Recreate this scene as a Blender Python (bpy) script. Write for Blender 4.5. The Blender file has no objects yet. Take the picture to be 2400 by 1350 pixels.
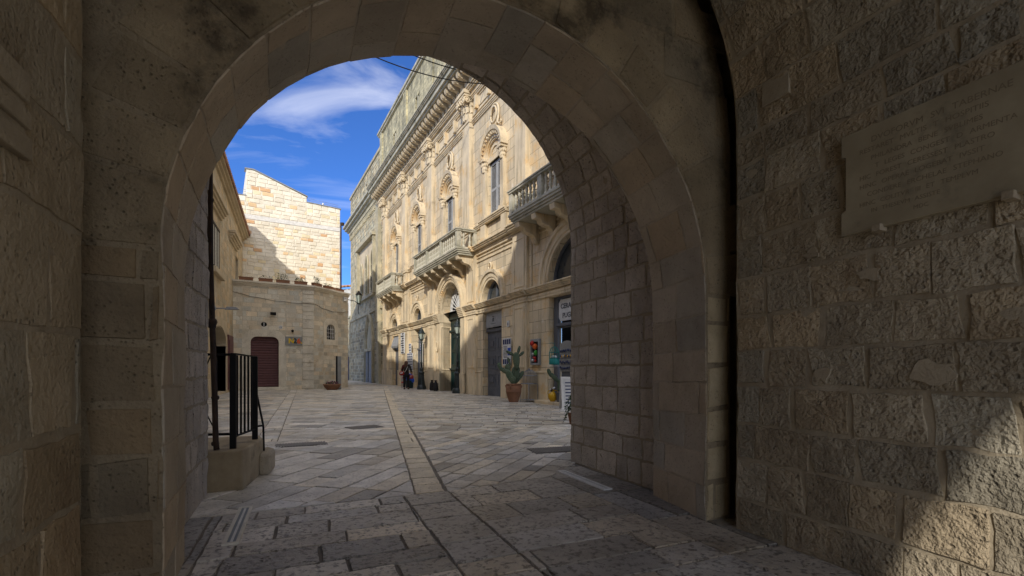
import bpy, math, random
from mathutils import Vector, Matrix
R=math.radians; PI=math.pi; cos=math.cos; sin=math.sin
sc=bpy.context.scene; col=sc.collection
# ------------------------------------------------------------------ helpers
def clip(poly,a,b,c):            # keep a*x+b*y<=c
    out=[]; n=len(poly)
    for i in range(n):
        p=poly[i]; q=poly[(i+1)%n]
        dp=a*p[0]+b*p[1]-c; dq=a*q[0]+b*q[1]-c
        if dp<=0: out.append(p)
        if (dp<0<dq) or (dq<0<dp):
            t=dp/(dp-dq); out.append((p[0]+(q[0]-p[0])*t,p[1]+(q[1]-p[1])*t))
    return out
def area(p): return .5*sum(p[i][0]*p[(i+1)%len(p)][1]-p[(i+1)%len(p)][0]*p[i][1] for i in range(len(p)))
def clip_convex(poly,zone,off=0.0):
    if area(zone)<0: zone=zone[::-1]
    n=len(zone)
    for i in range(n):
        p=zone[i]; q=zone[(i+1)%n]; dx,dy=q[0]-p[0],q[1]-p[1]; L=math.hypot(dx,dy)
        if L<1e-6: continue
        a,b=dy/L,-dx/L
        poly=clip(poly,a,b,a*p[0]+b*p[1]-off)
        if len(poly)<3: return []
    return poly
def subtract(poly,h):            # h=(u0,u1,v0,v1)
    res=[]
    l=clip(poly,1,0,h[0]);  res.append(l)
    r=clip(poly,-1,0,-h[1]); res.append(r)
    m=clip(clip(poly,-1,0,-h[0]),1,0,h[1]) if len(poly)>2 else []
    if len(m)>2:
        res.append(clip(m,0,1,h[2])); res.append(clip(m,0,-1,-h[3]))
    return [x for x in res if len(x)>2]

class MB:
    def __init__(s): s.v=[]; s.f=[]; s.t=[]; s.sm=[]
    def add(s,vs,fs,t=(1,1,1),smooth=False):
        b=len(s.v); s.v+= [tuple(x) for x in vs]
        for f in fs: s.f.append(tuple(i+b for i in f)); s.t.append(t); s.sm.append(smooth)
    def box(s,x0,x1,y0,y1,z0,z1,t=(1,1,1)):
        s.add([(x0,y0,z0),(x1,y0,z0),(x1,y1,z0),(x0,y1,z0),(x0,y0,z1),(x1,y0,z1),(x1,y1,z1),(x0,y1,z1)],
              [(0,3,2,1),(4,5,6,7),(0,1,5,4),(1,2,6,5),(2,3,7,6),(3,0,4,7)],t)
    def obox(s,c,ax,ay,az,t=(1,1,1)):   # centre and three half-axis vectors
        c=Vector(c);ax=Vector(ax);ay=Vector(ay);az=Vector(az)
        P=[c-ax-ay-az,c+ax-ay-az,c+ax+ay-az,c-ax+ay-az,c-ax-ay+az,c+ax-ay+az,c+ax+ay+az,c-ax+ay+az]
        s.add(P,[(0,3,2,1),(4,5,6,7),(0,1,5,4),(1,2,6,5),(2,3,7,6),(3,0,4,7)],t)
    def prism(s,pts,f,d0,d1,t=(1,1,1),smooth=False): # 2D outline extruded between d0 and d1; f(u,v,d)->xyz
        n=len(pts)
        s.add([f(u,v,d0) for u,v in pts]+[f(u,v,d1) for u,v in pts],
              [tuple(range(n))[::-1],tuple(range(n,2*n))]+[(i,(i+1)%n,n+(i+1)%n,n+i) for i in range(n)],t,smooth)
    def lathe(s,prof,c=(0,0,0),n=16,t=(1,1,1),sq=False,smooth=True,ax='z'):
        vs=[];m=len(prof)
        for i in range(n):
            a=2*PI*i/n+(PI/4 if sq else 0)
            for r,z in prof:
                k=r*(1.41421/(abs(cos(a))+abs(sin(a)))*.9 if sq and n>4 else 1)
                x,y=k*cos(a),k*sin(a)
                p=(x,y,z) if ax=='z' else ((z,x,y) if ax=='x' else (x,z,y))
                vs.append((c[0]+p[0],c[1]+p[1],c[2]+p[2]))
        fs=[(i*m+j,((i+1)%n)*m+j,((i+1)%n)*m+j+1,i*m+j+1) for i in range(n) for j in range(m-1)]
        s.add(vs,fs,t,smooth)
        s.add([vs[i*m] for i in range(n)],[tuple(range(n))],t); s.add([vs[i*m+m-1] for i in range(n)],[tuple(range(n))],t)
    def tube(s,pts,r,n=6,t=(1,1,1),smooth=True):
        pts=[Vector(p) for p in pts]; vs=[]; N=len(pts)
        up=None
        for i,p in enumerate(pts):
            d=(pts[min(i+1,N-1)]-pts[max(i-1,0)]).normalized()
            if up is None:
                up=Vector((0,0,1)) if abs(d.z)<.9 else Vector((1,0,0))
            u=(up-d*up.dot(d))
            if u.length<1e-4: u=d.orthogonal()
            u.normalize(); up=u; w=d.cross(u)
            rr=r[i] if isinstance(r,(list,tuple)) else r
            for k in range(n):
                a=2*PI*k/n; vs.append(p+u*rr*cos(a)+w*rr*sin(a))
        fs=[(i*n+k,i*n+(k+1)%n,(i+1)*n+(k+1)%n,(i+1)*n+k) for i in range(N-1) for k in range(n)]
        fs+= [tuple(range(n))[::-1],tuple(range((N-1)*n,N*n))]
        s.add(vs,fs,t,smooth)
    def ball(s,c,r,n=8,m=6,t=(1,1,1),sc=(1,1,1)):
        vs=[(c[0],c[1],c[2]-r*sc[2])]
        for j in range(1,m):
            b=-PI/2+PI*j/m
            for i in range(n):
                a=2*PI*i/n; vs.append((c[0]+r*sc[0]*cos(a)*cos(b),c[1]+r*sc[1]*sin(a)*cos(b),c[2]+r*sc[2]*sin(b)))
        vs.append((c[0],c[1],c[2]+r*sc[2])); L=len(vs)-1
        fs=[(0,1+(i+1)%n,1+i) for i in range(n)]
        for j in range(m-2):
            for i in range(n):
                a=1+j*n; fs.append((a+i,a+(i+1)%n,a+n+(i+1)%n,a+n+i))
        a=1+(m-2)*n; fs+=[(a+i,a+(i+1)%n,L) for i in range(n)]
        s.add(vs,fs,t,True)
    def build(s,name,mat,parent=None,bevel=0,**props):
        me=bpy.data.meshes.new(name); me.from_pydata(s.v,[],s.f)
        a=me.attributes.new('tint','FLOAT_COLOR','FACE')
        a.data.foreach_set('color',[c for t in s.t for c in (t[0],t[1],t[2],1.0)])
        me.polygons.foreach_set('use_smooth',s.sm)
        me.materials.append(mat); me.update()
        o=bpy.data.objects.new(name,me); col.objects.link(o)
        if parent: o.parent=parent
        if bevel:
            m=o.modifiers.new('b','BEVEL'); m.width=bevel; m.segments=2; m.limit_method='ANGLE'; m.angle_limit=R(40)
        for k,v in props.items(): o[k]=v
        return o
def thing(name,label,cat,loc=(0,0,0),rz=0,group=None):
    o=bpy.data.objects.new(name,None); col.objects.link(o); o.location=loc; o.rotation_euler=(0,0,rz)
    o.empty_display_size=.2; o['label']=label; o['category']=cat
    if group: o['group']=group
    return o
def tag(o,label,cat,group=None):
    o['label']=label;o['category']=cat
    if group:o['group']=group
    return o
def copyo(o,parent=None,loc=None):
    c=o.copy(); col.objects.link(c)
    if parent: c.parent=parent
    if loc is not None: c.location=loc
    return c
def copytree(o,parent=None,off=(0,0,0)):
    c=o.copy(); col.objects.link(c)
    if parent is not None: c.parent=parent
    c.location=Vector(o.location)+Vector(off)
    for ch in [x for x in bpy.data.objects if x.parent==o]:
        d=ch.copy(); col.objects.link(d); d.parent=c
    return c
# blocks: coursed stones clipped to a convex zone; every stone has its own rim, height and tone
def blocks(mb,zone,mapf,ch,ln,gap,proud,ang=0.0,seed=1,jit=.01,holes=(),bev=.012,seg=.12,rough=.006,colf=None,fan=False,vfix=None,pv=None,skip=None,base=-.012):
    rnd=random.Random(seed); ca,sa=cos(ang),sin(ang)
    rot=lambda p:(p[0]*ca+p[1]*sa,-p[0]*sa+p[1]*ca); inv=lambda p:(p[0]*ca-p[1]*sa,p[0]*sa+p[1]*ca)
    rz=[rot(p) for p in zone]
    u0=min(p[0] for p in rz);u1=max(p[0] for p in rz);v0=min(p[1] for p in rz);v1=max(p[1] for p in rz)
    v=v0 if vfix is None else vfix; row=0
    while v<v1-1e-4:
        h=rnd.uniform(*ch)
        if v1-(v+h)<ch[0]*.5 and vfix is None: h=v1-v
        u=u0-rnd.random()*ln[1]
        sl=rnd.uniform(-jit,jit)*.8
        while u<u1:
            w=rnd.uniform(*ln)
            j=lambda:rnd.uniform(-jit,jit)
            P=[(u+j(),v+j()*.5),(u+w+j(),v+j()*.5),(u+w+j(),v+h+j()*.5),(u+j(),v+h+j()*.5)]
            P=clip_convex([inv(p) for p in P],zone)
            u+=w
            if len(P)<3: continue
            pcs=[P]
            for hl in holes:
                pcs=[y for x in pcs for y in subtract(x,hl)]
            for Q in pcs:
                if area(Q)<0: Q=Q[::-1]
                if area(Q)<.0009: continue
                Qi=clip_convex(Q,Q,gap/2)
                if len(Qi)<3 or area(Qi)<.0004: continue
                cx=sum(p[0] for p in Qi)/len(Qi);cy=sum(p[1] for p in Qi)/len(Qi)
                if skip and skip(cx,cy): continue
                ring=[]
                for i in range(len(Qi)):
                    p=Qi[i];q=Qi[(i+1)%len(Qi)];L=math.hypot(q[0]-p[0],q[1]-p[1])
                    if L<1e-4: continue
                    k=max(1,min(6,int(L/seg)))
                    nx,ny=(q[1]-p[1])/L,-(q[0]-p[0])/L
                    for a in range(k):
                        t=a/k
                        if k>1 and a==0: 
                            c1=min(.25,bev*1.2/L); dd=rnd.uniform(-rough,0)
                            ring.append((p[0]+(q[0]-p[0])*c1+nx*dd,p[1]+(q[1]-p[1])*c1+ny*dd)); continue
                        d=rnd.uniform(-rough,rough*.4)
                        ring.append((p[0]+(q[0]-p[0])*t+nx*d,p[1]+(q[1]-p[1])*t+ny*d))
                    if k>1:
                        c1=1-min(.25,bev*1.2/L); ring.append((p[0]+(q[0]-p[0])*c1,p[1]+(q[1]-p[1])*c1))
                n=len(ring)
                if n<3: continue
                hgt=proud*(1+rnd.uniform(-.5,.5)) if pv is None else proud+rnd.uniform(-pv,pv)
                tx,ty=rnd.uniform(-1,1)*.0022,rnd.uniform(-1,1)*.0022
                vs=[mapf(a,b,base) for a,b in ring]
                top=[]
                for a,b in ring:
                    dx,dy=cx-a,cy-b;L=math.hypot(dx,dy) or 1
                    k=min(bev,L*.4)/L
                    a2,b2=a+dx*k,b+dy*k
                    top.append(mapf(a2,b2,hgt+tx*(a2-cx)*3+ty*(b2-cy)*3))
                fs=[(i,(i+1)%n,n+(i+1)%n,n+i) for i in range(n)]
                if fan:
                    top.append(mapf(cx,cy,hgt)); fs+=[(n+i,n+(i+1)%n,2*n) for i in range(n)]
                else: fs.append(tuple(range(n,2*n)))
                t=colf(rnd) if colf else (lambda g:(g,g,g))(rnd.uniform(.8,1.15))
                mb.add(vs+top,fs,t)
        v+=h; row+=1
# ------------------------------------------------------------------ materials
def mat(name,base,alt=None,rough=.85,metal=0,ns=3.0,bs=30.0,bump=.2,bd=.01,pits=0,stain=None,sscale=1.2,sth=.55,samt=.7,streak=False,
        streakc=None,brick=None,tint=True,spec=.3,trans=0,coat=0,ridge=0,pitsc=40,stain2=None):
    m=bpy.data.materials.new(name); m.use_nodes=True; nt=m.node_tree; N=nt.nodes; Lk=nt.links
    b=N['Principled BSDF']; b.inputs['Roughness'].default_value=rough; b.inputs['Metallic'].default_value=metal
    b.inputs['Specular IOR Level'].default_value=spec
    if trans: b.inputs['Transmission Weight'].default_value=trans
    if coat: b.inputs['Coat Weight'].default_value=coat
    tc=N.new('ShaderNodeTexCoord').outputs['Object']
    def noise(scale,detail=4,vec=None,ro=.6):
        n=N.new('ShaderNodeTexNoise'); n.inputs['Scale'].default_value=scale; n.inputs['Detail'].default_value=detail; n.inputs['Roughness'].default_value=ro
        Lk.new(vec or tc,n.inputs['Vector']); return n.outputs['Fac']
    def ramp(x,a,c):
        n=N.new('ShaderNodeMapRange'); n.inputs[1].default_value=a; n.inputs[2].default_value=c; Lk.new(x,n.inputs[0]); return n.outputs[0]
    def mix(f,a,c,mode='MIX'):
        n=N.new('ShaderNodeMix'); n.data_type='RGBA'; n.blend_type=mode
        for s_,v in ((0,f),(6,a),(7,c)):
            if hasattr(v,'is_linked') or hasattr(v,'links'): Lk.new(v,n.inputs[s_])
            else: n.inputs[s_].default_value=v if s_==0 else (v[0],v[1],v[2],1)
        return n.outputs[2]
    def math_(op,a,c):
        n=N.new('ShaderNodeMath'); n.operation=op
        for i,v in enumerate((a,c)):
            if hasattr(v,'links'): Lk.new(v,n.inputs[i])
            else: n.inputs[i].default_value=v
        return n.outputs[0]
    alt=alt or tuple(c*.75 for c in base)
    c=mix(ramp(noise(ns,6),.35,.65),base,alt)
    h=noise(bs,5)
    if brick:
        bw,bh,bm,bc=brick
        sx=N.new('ShaderNodeSeparateXYZ'); Lk.new(tc,sx.inputs[0]); cb=N.new('ShaderNodeCombineXYZ')
        Lk.new(math_('ADD',sx.outputs[0],sx.outputs[1]),cb.inputs[0]); Lk.new(sx.outputs[2],cb.inputs[1])
        br=N.new('ShaderNodeTexBrick'); br.inputs['Scale'].default_value=1; br.inputs['Brick Width'].default_value=bw; br.inputs['Row Height'].default_value=bh
        br.inputs['Mortar Size'].default_value=bm; br.inputs['Mortar Smooth'].default_value=.3; br.inputs['Bias'].default_value=0
        br.inputs['Color1'].default_value=(.8,.8,.8,1); br.inputs['Color2'].default_value=(1.08,1.06,1.02,1); br.inputs['Mortar'].default_value=(bc,bc,bc,1)
        Lk.new(cb.outputs[0],br.inputs['Vector'])
        c=mix(1.0,c,br.outputs['Color'],'MULTIPLY')
        h=math_('SUBTRACT',h,math_('MULTIPLY',br.outputs['Fac'],1.2))
    if stain:
        c=mix(math_('MULTIPLY',ramp(noise(sscale,7,None,.7),sth,sth+.12),samt),c,stain)
    if stain2:
        sc2,th2,am2,cc=stain2
        c=mix(math_('MULTIPLY',ramp(noise(sc2,6,None,.65),th2,th2+.1),am2),c,cc)
    if streak:
        mp=N.new('ShaderNodeMapping'); mp.inputs['Scale'].default_value=(2.2,2.2,.25); Lk.new(tc,mp.inputs[0])
        c=mix(math_('MULTIPLY',ramp(noise(1.6,6,mp.outputs[0],.65),.5,.68),.75),c,streakc or tuple(x*.35 for x in base))
    if pits:
        vo=N.new('ShaderNodeTexVoronoi'); vo.inputs['Scale'].default_value=pitsc; Lk.new(tc,vo.inputs['Vector'])
        pn=ramp(noise(ns*2.5,3),.42,.6)
        pit=math_('MULTIPLY',ramp(vo.outputs['Distance'],.32,.1),pn)
        c=mix(math_('MULTIPLY',pit,min(1,pits)),c,tuple(x*.3 for x in base))
        h=math_('SUBTRACT',h,math_('MULTIPLY',pit,.8*pits))
    if ridge:
        h=math_('ADD',h,math_('MULTIPLY',noise(bs*.3,3),ridge))
    if tint:
        at=N.new('ShaderNodeAttribute'); at.attribute_name='tint'; c=mix(1.0,c,at.outputs['Color'],'MULTIPLY')
    Lk.new(c,b.inputs['Base Color'])
    if bump:
        bp=N.new('ShaderNodeBump'); bp.inputs['Strength'].default_value=bump; bp.inputs['Distance'].default_value=bd
        Lk.new(h,bp.inputs['Height']); Lk.new(bp.outputs[0],b.inputs['Normal'])
    return m
M={}
M['gate_block']=mat('rough_tufo',(.53,.46,.34),(.37,.315,.23),ns=4,bs=44,bump=1.0,bd=.038,pits=.55,ridge=1.9,stain=(.24,.17,.11),sscale=1.3,sth=.58,samt=.6,pitsc=30,stain2=(2.3,.6,.5,(.58,.50,.38)))
M['gate_joint']=mat('lime_mortar',(.43,.37,.275),(.32,.27,.195),ns=6,bs=60,bump=.6,bd=.010,pits=.3)
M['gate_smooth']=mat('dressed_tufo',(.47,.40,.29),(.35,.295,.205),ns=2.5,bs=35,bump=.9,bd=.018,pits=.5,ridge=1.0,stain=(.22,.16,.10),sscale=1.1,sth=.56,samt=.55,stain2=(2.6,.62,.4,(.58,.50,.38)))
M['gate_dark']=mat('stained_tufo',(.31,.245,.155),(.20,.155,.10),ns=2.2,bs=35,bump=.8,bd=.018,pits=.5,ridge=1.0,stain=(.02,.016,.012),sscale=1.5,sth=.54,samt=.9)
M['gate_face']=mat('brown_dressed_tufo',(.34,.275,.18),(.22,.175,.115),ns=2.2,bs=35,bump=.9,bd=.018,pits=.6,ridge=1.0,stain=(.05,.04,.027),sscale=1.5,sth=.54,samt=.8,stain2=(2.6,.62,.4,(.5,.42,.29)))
M['gate_grey']=mat('greyish_tufo',(.64,.58,.50),(.48,.43,.365),ns=4,bs=46,bump=1.0,bd=.030,pits=.8,ridge=1.3,stain=(.3,.25,.19),sscale=1.3,sth=.6,samt=.5,pitsc=30,stain2=(2.3,.6,.5,(.66,.58,.47)))
M['gate_soffit']=mat('soffit_tufo',(.53,.465,.37),(.42,.365,.29),ns=2.5,bs=35,bump=.8,bd=.016,pits=.5,ridge=.8,stain=(.30,.24,.17),sscale=1.2,sth=.57,samt=.5,stain2=(3.0,.6,.4,(.62,.55,.43)))
M['pave']=mat('limestone_slab',(.64,.605,.54),(.42,.39,.345),ns=3.2,bs=26,bump=.9,bd=.012,pits=1.0,ridge=1.0,stain=(.24,.17,.115),sscale=.9,sth=.58,samt=.5,rough=.42,pitsc=30,spec=.5,stain2=(22,.56,.55,(.16,.145,.125)))
M['pave_old']=mat('worn_passage_slab',(.66,.62,.55),(.47,.435,.38),ns=2.2,bs=24,bump=1.0,bd=.016,pits=1.0,ridge=1.0,stain=(.27,.215,.165),sscale=1.4,sth=.56,samt=.6,rough=.40,pitsc=26,spec=.5,stain2=(21,.52,.8,(.12,.105,.085)))
M['pave_joint']=mat('joint_dirt',(.17,.15,.12),(.25,.22,.18),ns=5,bs=50,bump=.4,tint=False)
M['pal']=mat('golden_limestone',(.72,.60,.41),(.60,.51,.37),ns=.9,bs=22,bump=.45,bd=.014,brick=(.85,.42,.011,.38),stain=(.66,.42,.17),sscale=.75,sth=.52,samt=.75,streak=True,streakc=(.30,.25,.165),pits=.5,pitsc=14,stain2=(1.6,.58,.6,(.80,.77,.70)))
M['pal_trim']=mat('carved_limestone',(.72,.60,.41),(.58,.49,.35),ns=1.4,bs=30,bump=.4,bd=.012,stain=(.66,.40,.13),sscale=.8,sth=.55,samt=.6,streak=True,streakc=(.30,.25,.17),stain2=(2.4,.6,.5,(.34,.30,.22)))
M['pal_grey']=mat('lichened_limestone',(.54,.51,.42),(.34,.33,.25),ns=2.5,bs=30,bump=.3,bd=.01,stain=(.09,.085,.06),sscale=1.8,sth=.56,samt=.7)
M['church']=mat('church_stone',(.56,.50,.35),(.36,.33,.235),ns=1.2,bs=20,bump=.5,bd=.02,pits=.4,pitsc=16,stain=(.12,.11,.08),sscale=.5,sth=.54,samt=.6,stain2=(1.6,.62,.6,(.6,.5,.28)))
M['church_joint']=mat('church_joint',(.55,.50,.38),tint=False)
M['attic']=mat('weathered_stone',(.62,.56,.36),(.32,.30,.21),ns=1.0,bs=16,bump=.6,bd=.03,brick=(.5,.27,.012,.55),streak=True,streakc=(.12,.115,.085),stain=(.80,.72,.46),sscale=2.2,sth=.54,samt=.8,stain2=(4.0,.56,.7,(.16,.155,.11)))
M['gable']=mat('whitewashed_stone',(.90,.86,.76),(.78,.72,.60),ns=1.5,bs=14,bump=.7,bd=.02,pits=.3,pitsc=12,rough=.9)
M['gable_joint']=mat('gable_joint',(.80,.76,.66),(.70,.65,.55),tint=False)
M['n26']=mat('pitted_stone',(.70,.645,.525),(.53,.485,.395),ns=1.3,bs=16,bump=.8,bd=.02,pits=.8,pitsc=14,stain=(.78,.72,.60),sscale=1.0,sth=.5,samt=.5,stain2=(2.1,.62,.5,(.32,.26,.18)))
M['n26_joint']=mat('n26_joint',(.62,.56,.44),(.48,.43,.33),tint=False)
M['left']=mat('brown_ashlar',(.56,.47,.33),(.45,.375,.26),ns=1.0,bs=20,bump=.4,bd=.015,pits=.3,pitsc=15)
M['left_joint']=mat('left_joint',(.62,.52,.36),tint=False)
M['plaster']=mat('stained_plaster',(.42,.34,.22),(.27,.21,.13),ns=3,bs=25,bump=.4,stain=(.09,.07,.045),sscale=2.2,sth=.55,samt=.7)
def flat(name,c,rough=.6,metal=0,alt=None,bump=.1,ns=6,bs=60,**k): return mat(name,c,alt or tuple(x*.8 for x in c),rough=rough,metal=metal,bump=bump,ns=ns,bs=bs,bd=.004,**k)
M['black']=flat('black_iron',(.006,.006,.006),.65,0,spec=.25)
M['lamp']=flat('dark_green_iron',(.012,.022,.024),.4,0,spec=.5)
M['pipe']=flat('rusty_pipe',(.07,.042,.028),.7,alt=(.025,.018,.015))
M['dgrey']=flat('grey_door_paint',(.12,.13,.155),.5)
M['dgreen']=flat('green_door_paint',(.006,.026,.026),.4)
M['maroon']=flat('maroon_paint',(.14,.062,.062),.5)
M['shut']=flat('grey_shutter',(.42,.43,.43),.6)
M['dark']=flat('dark_interior',(.012,.011,.01),.9)
M['glass']=flat('window_glass',(.035,.045,.055),.12,spec=.8,bump=.02)
M['lglass']=flat('lantern_glass',(.36,.42,.38),.25,bump=.02)
M['white']=flat('white_paint',(.75,.75,.74),.5)
M['curtain']=flat('curtain',(.55,.55,.5),.9,alt=(.3,.3,.27),ns=12)
M['marble']=mat('veined_marble',(.40,.35,.25),(.29,.25,.175),rough=.45,ns=3.2,bs=20,bump=.05,stain=(.13,.125,.1),sscale=2.6,sth=.56,samt=.6,spec=.4)
M['letters']=flat('carved_letters',(.24,.20,.14),.8)
M['steel']=flat('brushed_steel',(.85,.85,.83),.5,0)
M['stonelight']=flat('pale_frame',(.82,.78,.68),.6)
M['lens']=flat('light_lens',(.22,.27,.30),.3,spec=.6)
M['terra']=mat('terracotta',(.27,.13,.075),(.19,.10,.06),ns=5,bs=30,bump=.2,stain=(.5,.35,.24),sscale=3,sth=.6,samt=.5)
M['cactus']=flat('cactus_skin',(.055,.09,.06),.6,alt=(.10,.13,.08),ns=4)
M['leaf']=flat('leaf',(.03,.06,.018),.9,spec=.1)
M['soil']=flat('soil',(.05,.035,.02),.9)
M['pink']=flat('pink_petals',(.25,.03,.14),.6); M['red']=flat('red_glaze',(.5,.03,.02),.35); M['yellow']=flat('yellow_glaze',(.65,.38,.02),.25)
M['orange']=flat('orange_glaze',(.75,.14,.02),.4); M['greeng']=flat('green_glaze',(.05,.35,.04),.4); M['teal']=flat('teal_paint',(.02,.24,.23),.5); M['blue']=flat('blue_plastic',(.02,.10,.55),.35)
M['navy']=flat('navy_ink',(.02,.035,.12),.6); M['postblue']=flat('poster_blue',(.02,.08,.5),.5)
M['paper']=flat('paper',(.66,.67,.68),.7); M['ink']=flat('ink',(.03,.03,.035),.7)
M['cagegrey']=flat('grey_wire',(.30,.32,.36),.5); M['board']=flat('grey_board',(.28,.28,.27),.8); M['lgrey']=flat('light_grey_panel',(.30,.31,.32),.6)
M['skin']=flat('skin',(.5,.28,.2),.6); M['hair']=flat('brown_hair',(.07,.028,.014),.5,ns=20); M['cloth']=flat('dark_cloth',(.012,.012,.015),.8); M['jacket']=flat('dark_jacket',(.022,.02,.022),.7)
M['redbag']=flat('red_bag',(.35,.015,.012),.5); M['tile']=mat('roof_tile',(.42,.2,.12),(.55,.36,.24),ns=6,bs=20,bump=.4)
M['signb']=flat('grey_signboard',(.15,.14,.13),.7,ns=30); M['yel']=flat('sign_yellow',(.8,.55,.0),.5); M['org']=flat('sign_orange',(.75,.10,.0),.5); M['cable']=flat('cable',(.01,.01,.01),.6)
M['whitewall']=flat('white_render',(.80,.79,.76),.9); M['grate']=flat('cast_iron',(.20,.188,.17),.6); M['wcable']=flat('wall_cable',(.16,.14,.11),.8)
M['green2']=flat('lime_green',(.12,.26,.02),.6)
g1=lambda a,b:(lambda r:(lambda g,h:(g*(1+h),g,g*(1-h)))(r.uniform(a,b),r.uniform(-.05,.05)))
# ------------------------------------------------------------------ camera, light, sky
cam=bpy.data.cameras.new('camera'); co=bpy.data.objects.new('camera',cam); col.objects.link(co); sc.camera=co
cam.sensor_width=36; cam.lens=16.5; cam.shift_y=190/2400; cam.clip_end=2000; cam.clip_start=.02
TH=math.atan(485/1100); co.location=(0,0,1.2); co.rotation_euler=(PI/2,0,-TH)
LD=Vector((.52,.70,-.50)).normalized()
sun=bpy.data.lights.new('sun','SUN'); so=bpy.data.objects.new('sun',sun); col.objects.link(so)
sun.energy=2.55; sun.angle=R(1.0); sun.color=(1,.93,.82); so.rotation_euler=LD.to_track_quat('-Z','Y').to_euler(); so.location=(-20,-20,30)
W=bpy.data.worlds.new('World'); sc.world=W; W.use_nodes=True; nt=W.node_tree; N=nt.nodes; Lk=nt.links
bg=N['Background']; bg.inputs[1].default_value=.15
sky=N.new('ShaderNodeTexSky'); sky.sky_type='NISHITA'; sky.sun_disc=False; sky.sun_elevation=math.asin(-LD.z); sky.sun_rotation=math.atan2(-LD.x,-LD.y)
sky.ozone_density=4.0; sky.air_density=.8; sky.dust_density=0
tc=N.new('ShaderNodeTexCoord'); mp=N.new('ShaderNodeMapping'); mp.inputs['Scale'].default_value=(.8,.8,2.8); mp.inputs['Rotation'].default_value=(.35,.25,.4); Lk.new(tc.outputs['Generated'],mp.inputs[0])
n1=N.new('ShaderNodeTexNoise'); n1.inputs['Scale'].default_value=2.2; n1.inputs['Detail'].default_value=9; n1.inputs['Roughness'].default_value=.55; n1.inputs['Distortion'].default_value=1.2; Lk.new(mp.outputs[0],n1.inputs['Vector'])
r1=N.new('ShaderNodeMapRange'); r1.inputs[1].default_value=.51; r1.inputs[2].default_value=.98; r1.inputs[4].default_value=.75; 
vm_=N.new('ShaderNodeVectorMath'); vm_.operation='DOT_PRODUCT'; Lk.new(tc.outputs['Generated'],vm_.inputs[0]); vm_.inputs[1].default_value=(0,-.62,.78)
r2=N.new('ShaderNodeMapRange'); r2.interpolation_type='SMOOTHSTEP'; r2.inputs[1].default_value=.15; r2.inputs[2].default_value=.75; r2.inputs[4].default_value=.45; Lk.new(vm_.outputs['Value'],r2.inputs[0])  # thickens cloud behind and overhead, out of view, added as white fill light
ad=N.new('ShaderNodeMath'); ad.operation='ADD'; Lk.new(n1.outputs['Fac'],ad.inputs[0]); Lk.new(r2.outputs[0],ad.inputs[1]); Lk.new(ad.outputs[0],r1.inputs[0])
mx=N.new('ShaderNodeMix'); mx.data_type='RGBA'; Lk.new(r1.outputs[0],mx.inputs[0])
tm=N.new('ShaderNodeMix'); tm.data_type='RGBA'; tm.blend_type='MULTIPLY'; tm.inputs[0].default_value=1; Lk.new(sky.outputs[0],tm.inputs[6]); tm.inputs[7].default_value=(.34,.56,.90,1)
Lk.new(tm.outputs[2],mx.inputs[6]); mx.inputs[7].default_value=(7.6,7.5,7.4,1)
Lk.new(mx.outputs[2],bg.inputs[0])
sc.view_settings.view_transform='Standard'; sc.view_settings.look='None'; sc.view_settings.gamma=1; sc.view_settings.exposure=0.55
sc.cycles.max_bounces=10; sc.cycles.diffuse_bounces=6; sc.cycles.use_denoising=True; sc.cycles.sample_clamp_indirect=8
# ------------------------------------------------------------------ ground and paving
g=MB(); g.add([(-400,-400,-.001),(400,-400,-.001),(400,400,-.001),(-400,400,-.001)],[(0,1,2,3)]); g.build('ground',M['pave_joint'],kind='structure')
g=MB(); g.add([(-30,-60,.004),(30,-60,.004),(30,-6.01,.004),(-30,-6.01,.004)],[(0,1,2,3)]); g.build('street',M['pave'],kind='structure')  # unseen pale paving sheet behind the gate, added to bounce light into the passage
fl=lambda u,v,w:(u,v,w+.004)
pcol=lambda a,b:(lambda r:(lambda g,h:(g*(1+h),g*(1+h*.3),g*(1-h)) )(r.uniform(a,b)*1.06*(.62 if r.random()<.16 else (1.18 if r.random()<.12 else 1)),r.choice((0,0,.03,.08,-.04))))
pv=MB()
pk=dict(gap=.008,proud=.007,bev=.006,rough=.008,jit=.006,base=-.012,seg=.1)
# slabs inside the gate passage
blocks(pv,[(-.62,-6),(.84,-6),(.84,4.45),(-.62,4.45)],fl,(.19,.33),(.3,.75),seed=3,colf=pcol(.75,1.25),**pk)
blocks(pv,[(.84,-6),(1.27,-6),(1.27,4.45),(.84,4.45)],fl,(.22,.42),(5,6),seed=4,colf=pcol(.75,1.2),**pk)
blocks(pv,[(1.27,-6),(2.5,-6),(2.5,4.6),(1.27,4.45)],fl,(.26,.42),(.4,.95),seed=5,colf=pcol(.65,1.2),**pk)
blocks(pv,[(2.5,-6),(3.1,-6),(3.1,5.3),(2.5,4.6)],fl,(.5,.9),(.5,.7),seed=6,colf=pcol(.62,.8),**pk)
blocks(pv,[(-.9,-6),(-.62,-6),(-.62,4.45),(-.9,4.45)],fl,(.6,1.),(.5,.7),seed=7,colf=pcol(.6,.75),**pk)
pv.build('passage_paving',M['pave_old'],kind='structure'); pv=MB()
# pale band crossing the piazza
sx=lambda y:.98+.137*(y-4.45)
blocks(pv,[(sx(4.45)-.02,4.45),(sx(4.45)+.27,4.45),(sx(34)+.3,34),(sx(34),34)],fl,(.3,.55),(5,6),ang=-.137,seed=8,colf=lambda r:(lambda g:(g*1.1,g*1.02,g*.86))(r.uniform(1.0,1.25)),**pk)
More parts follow.
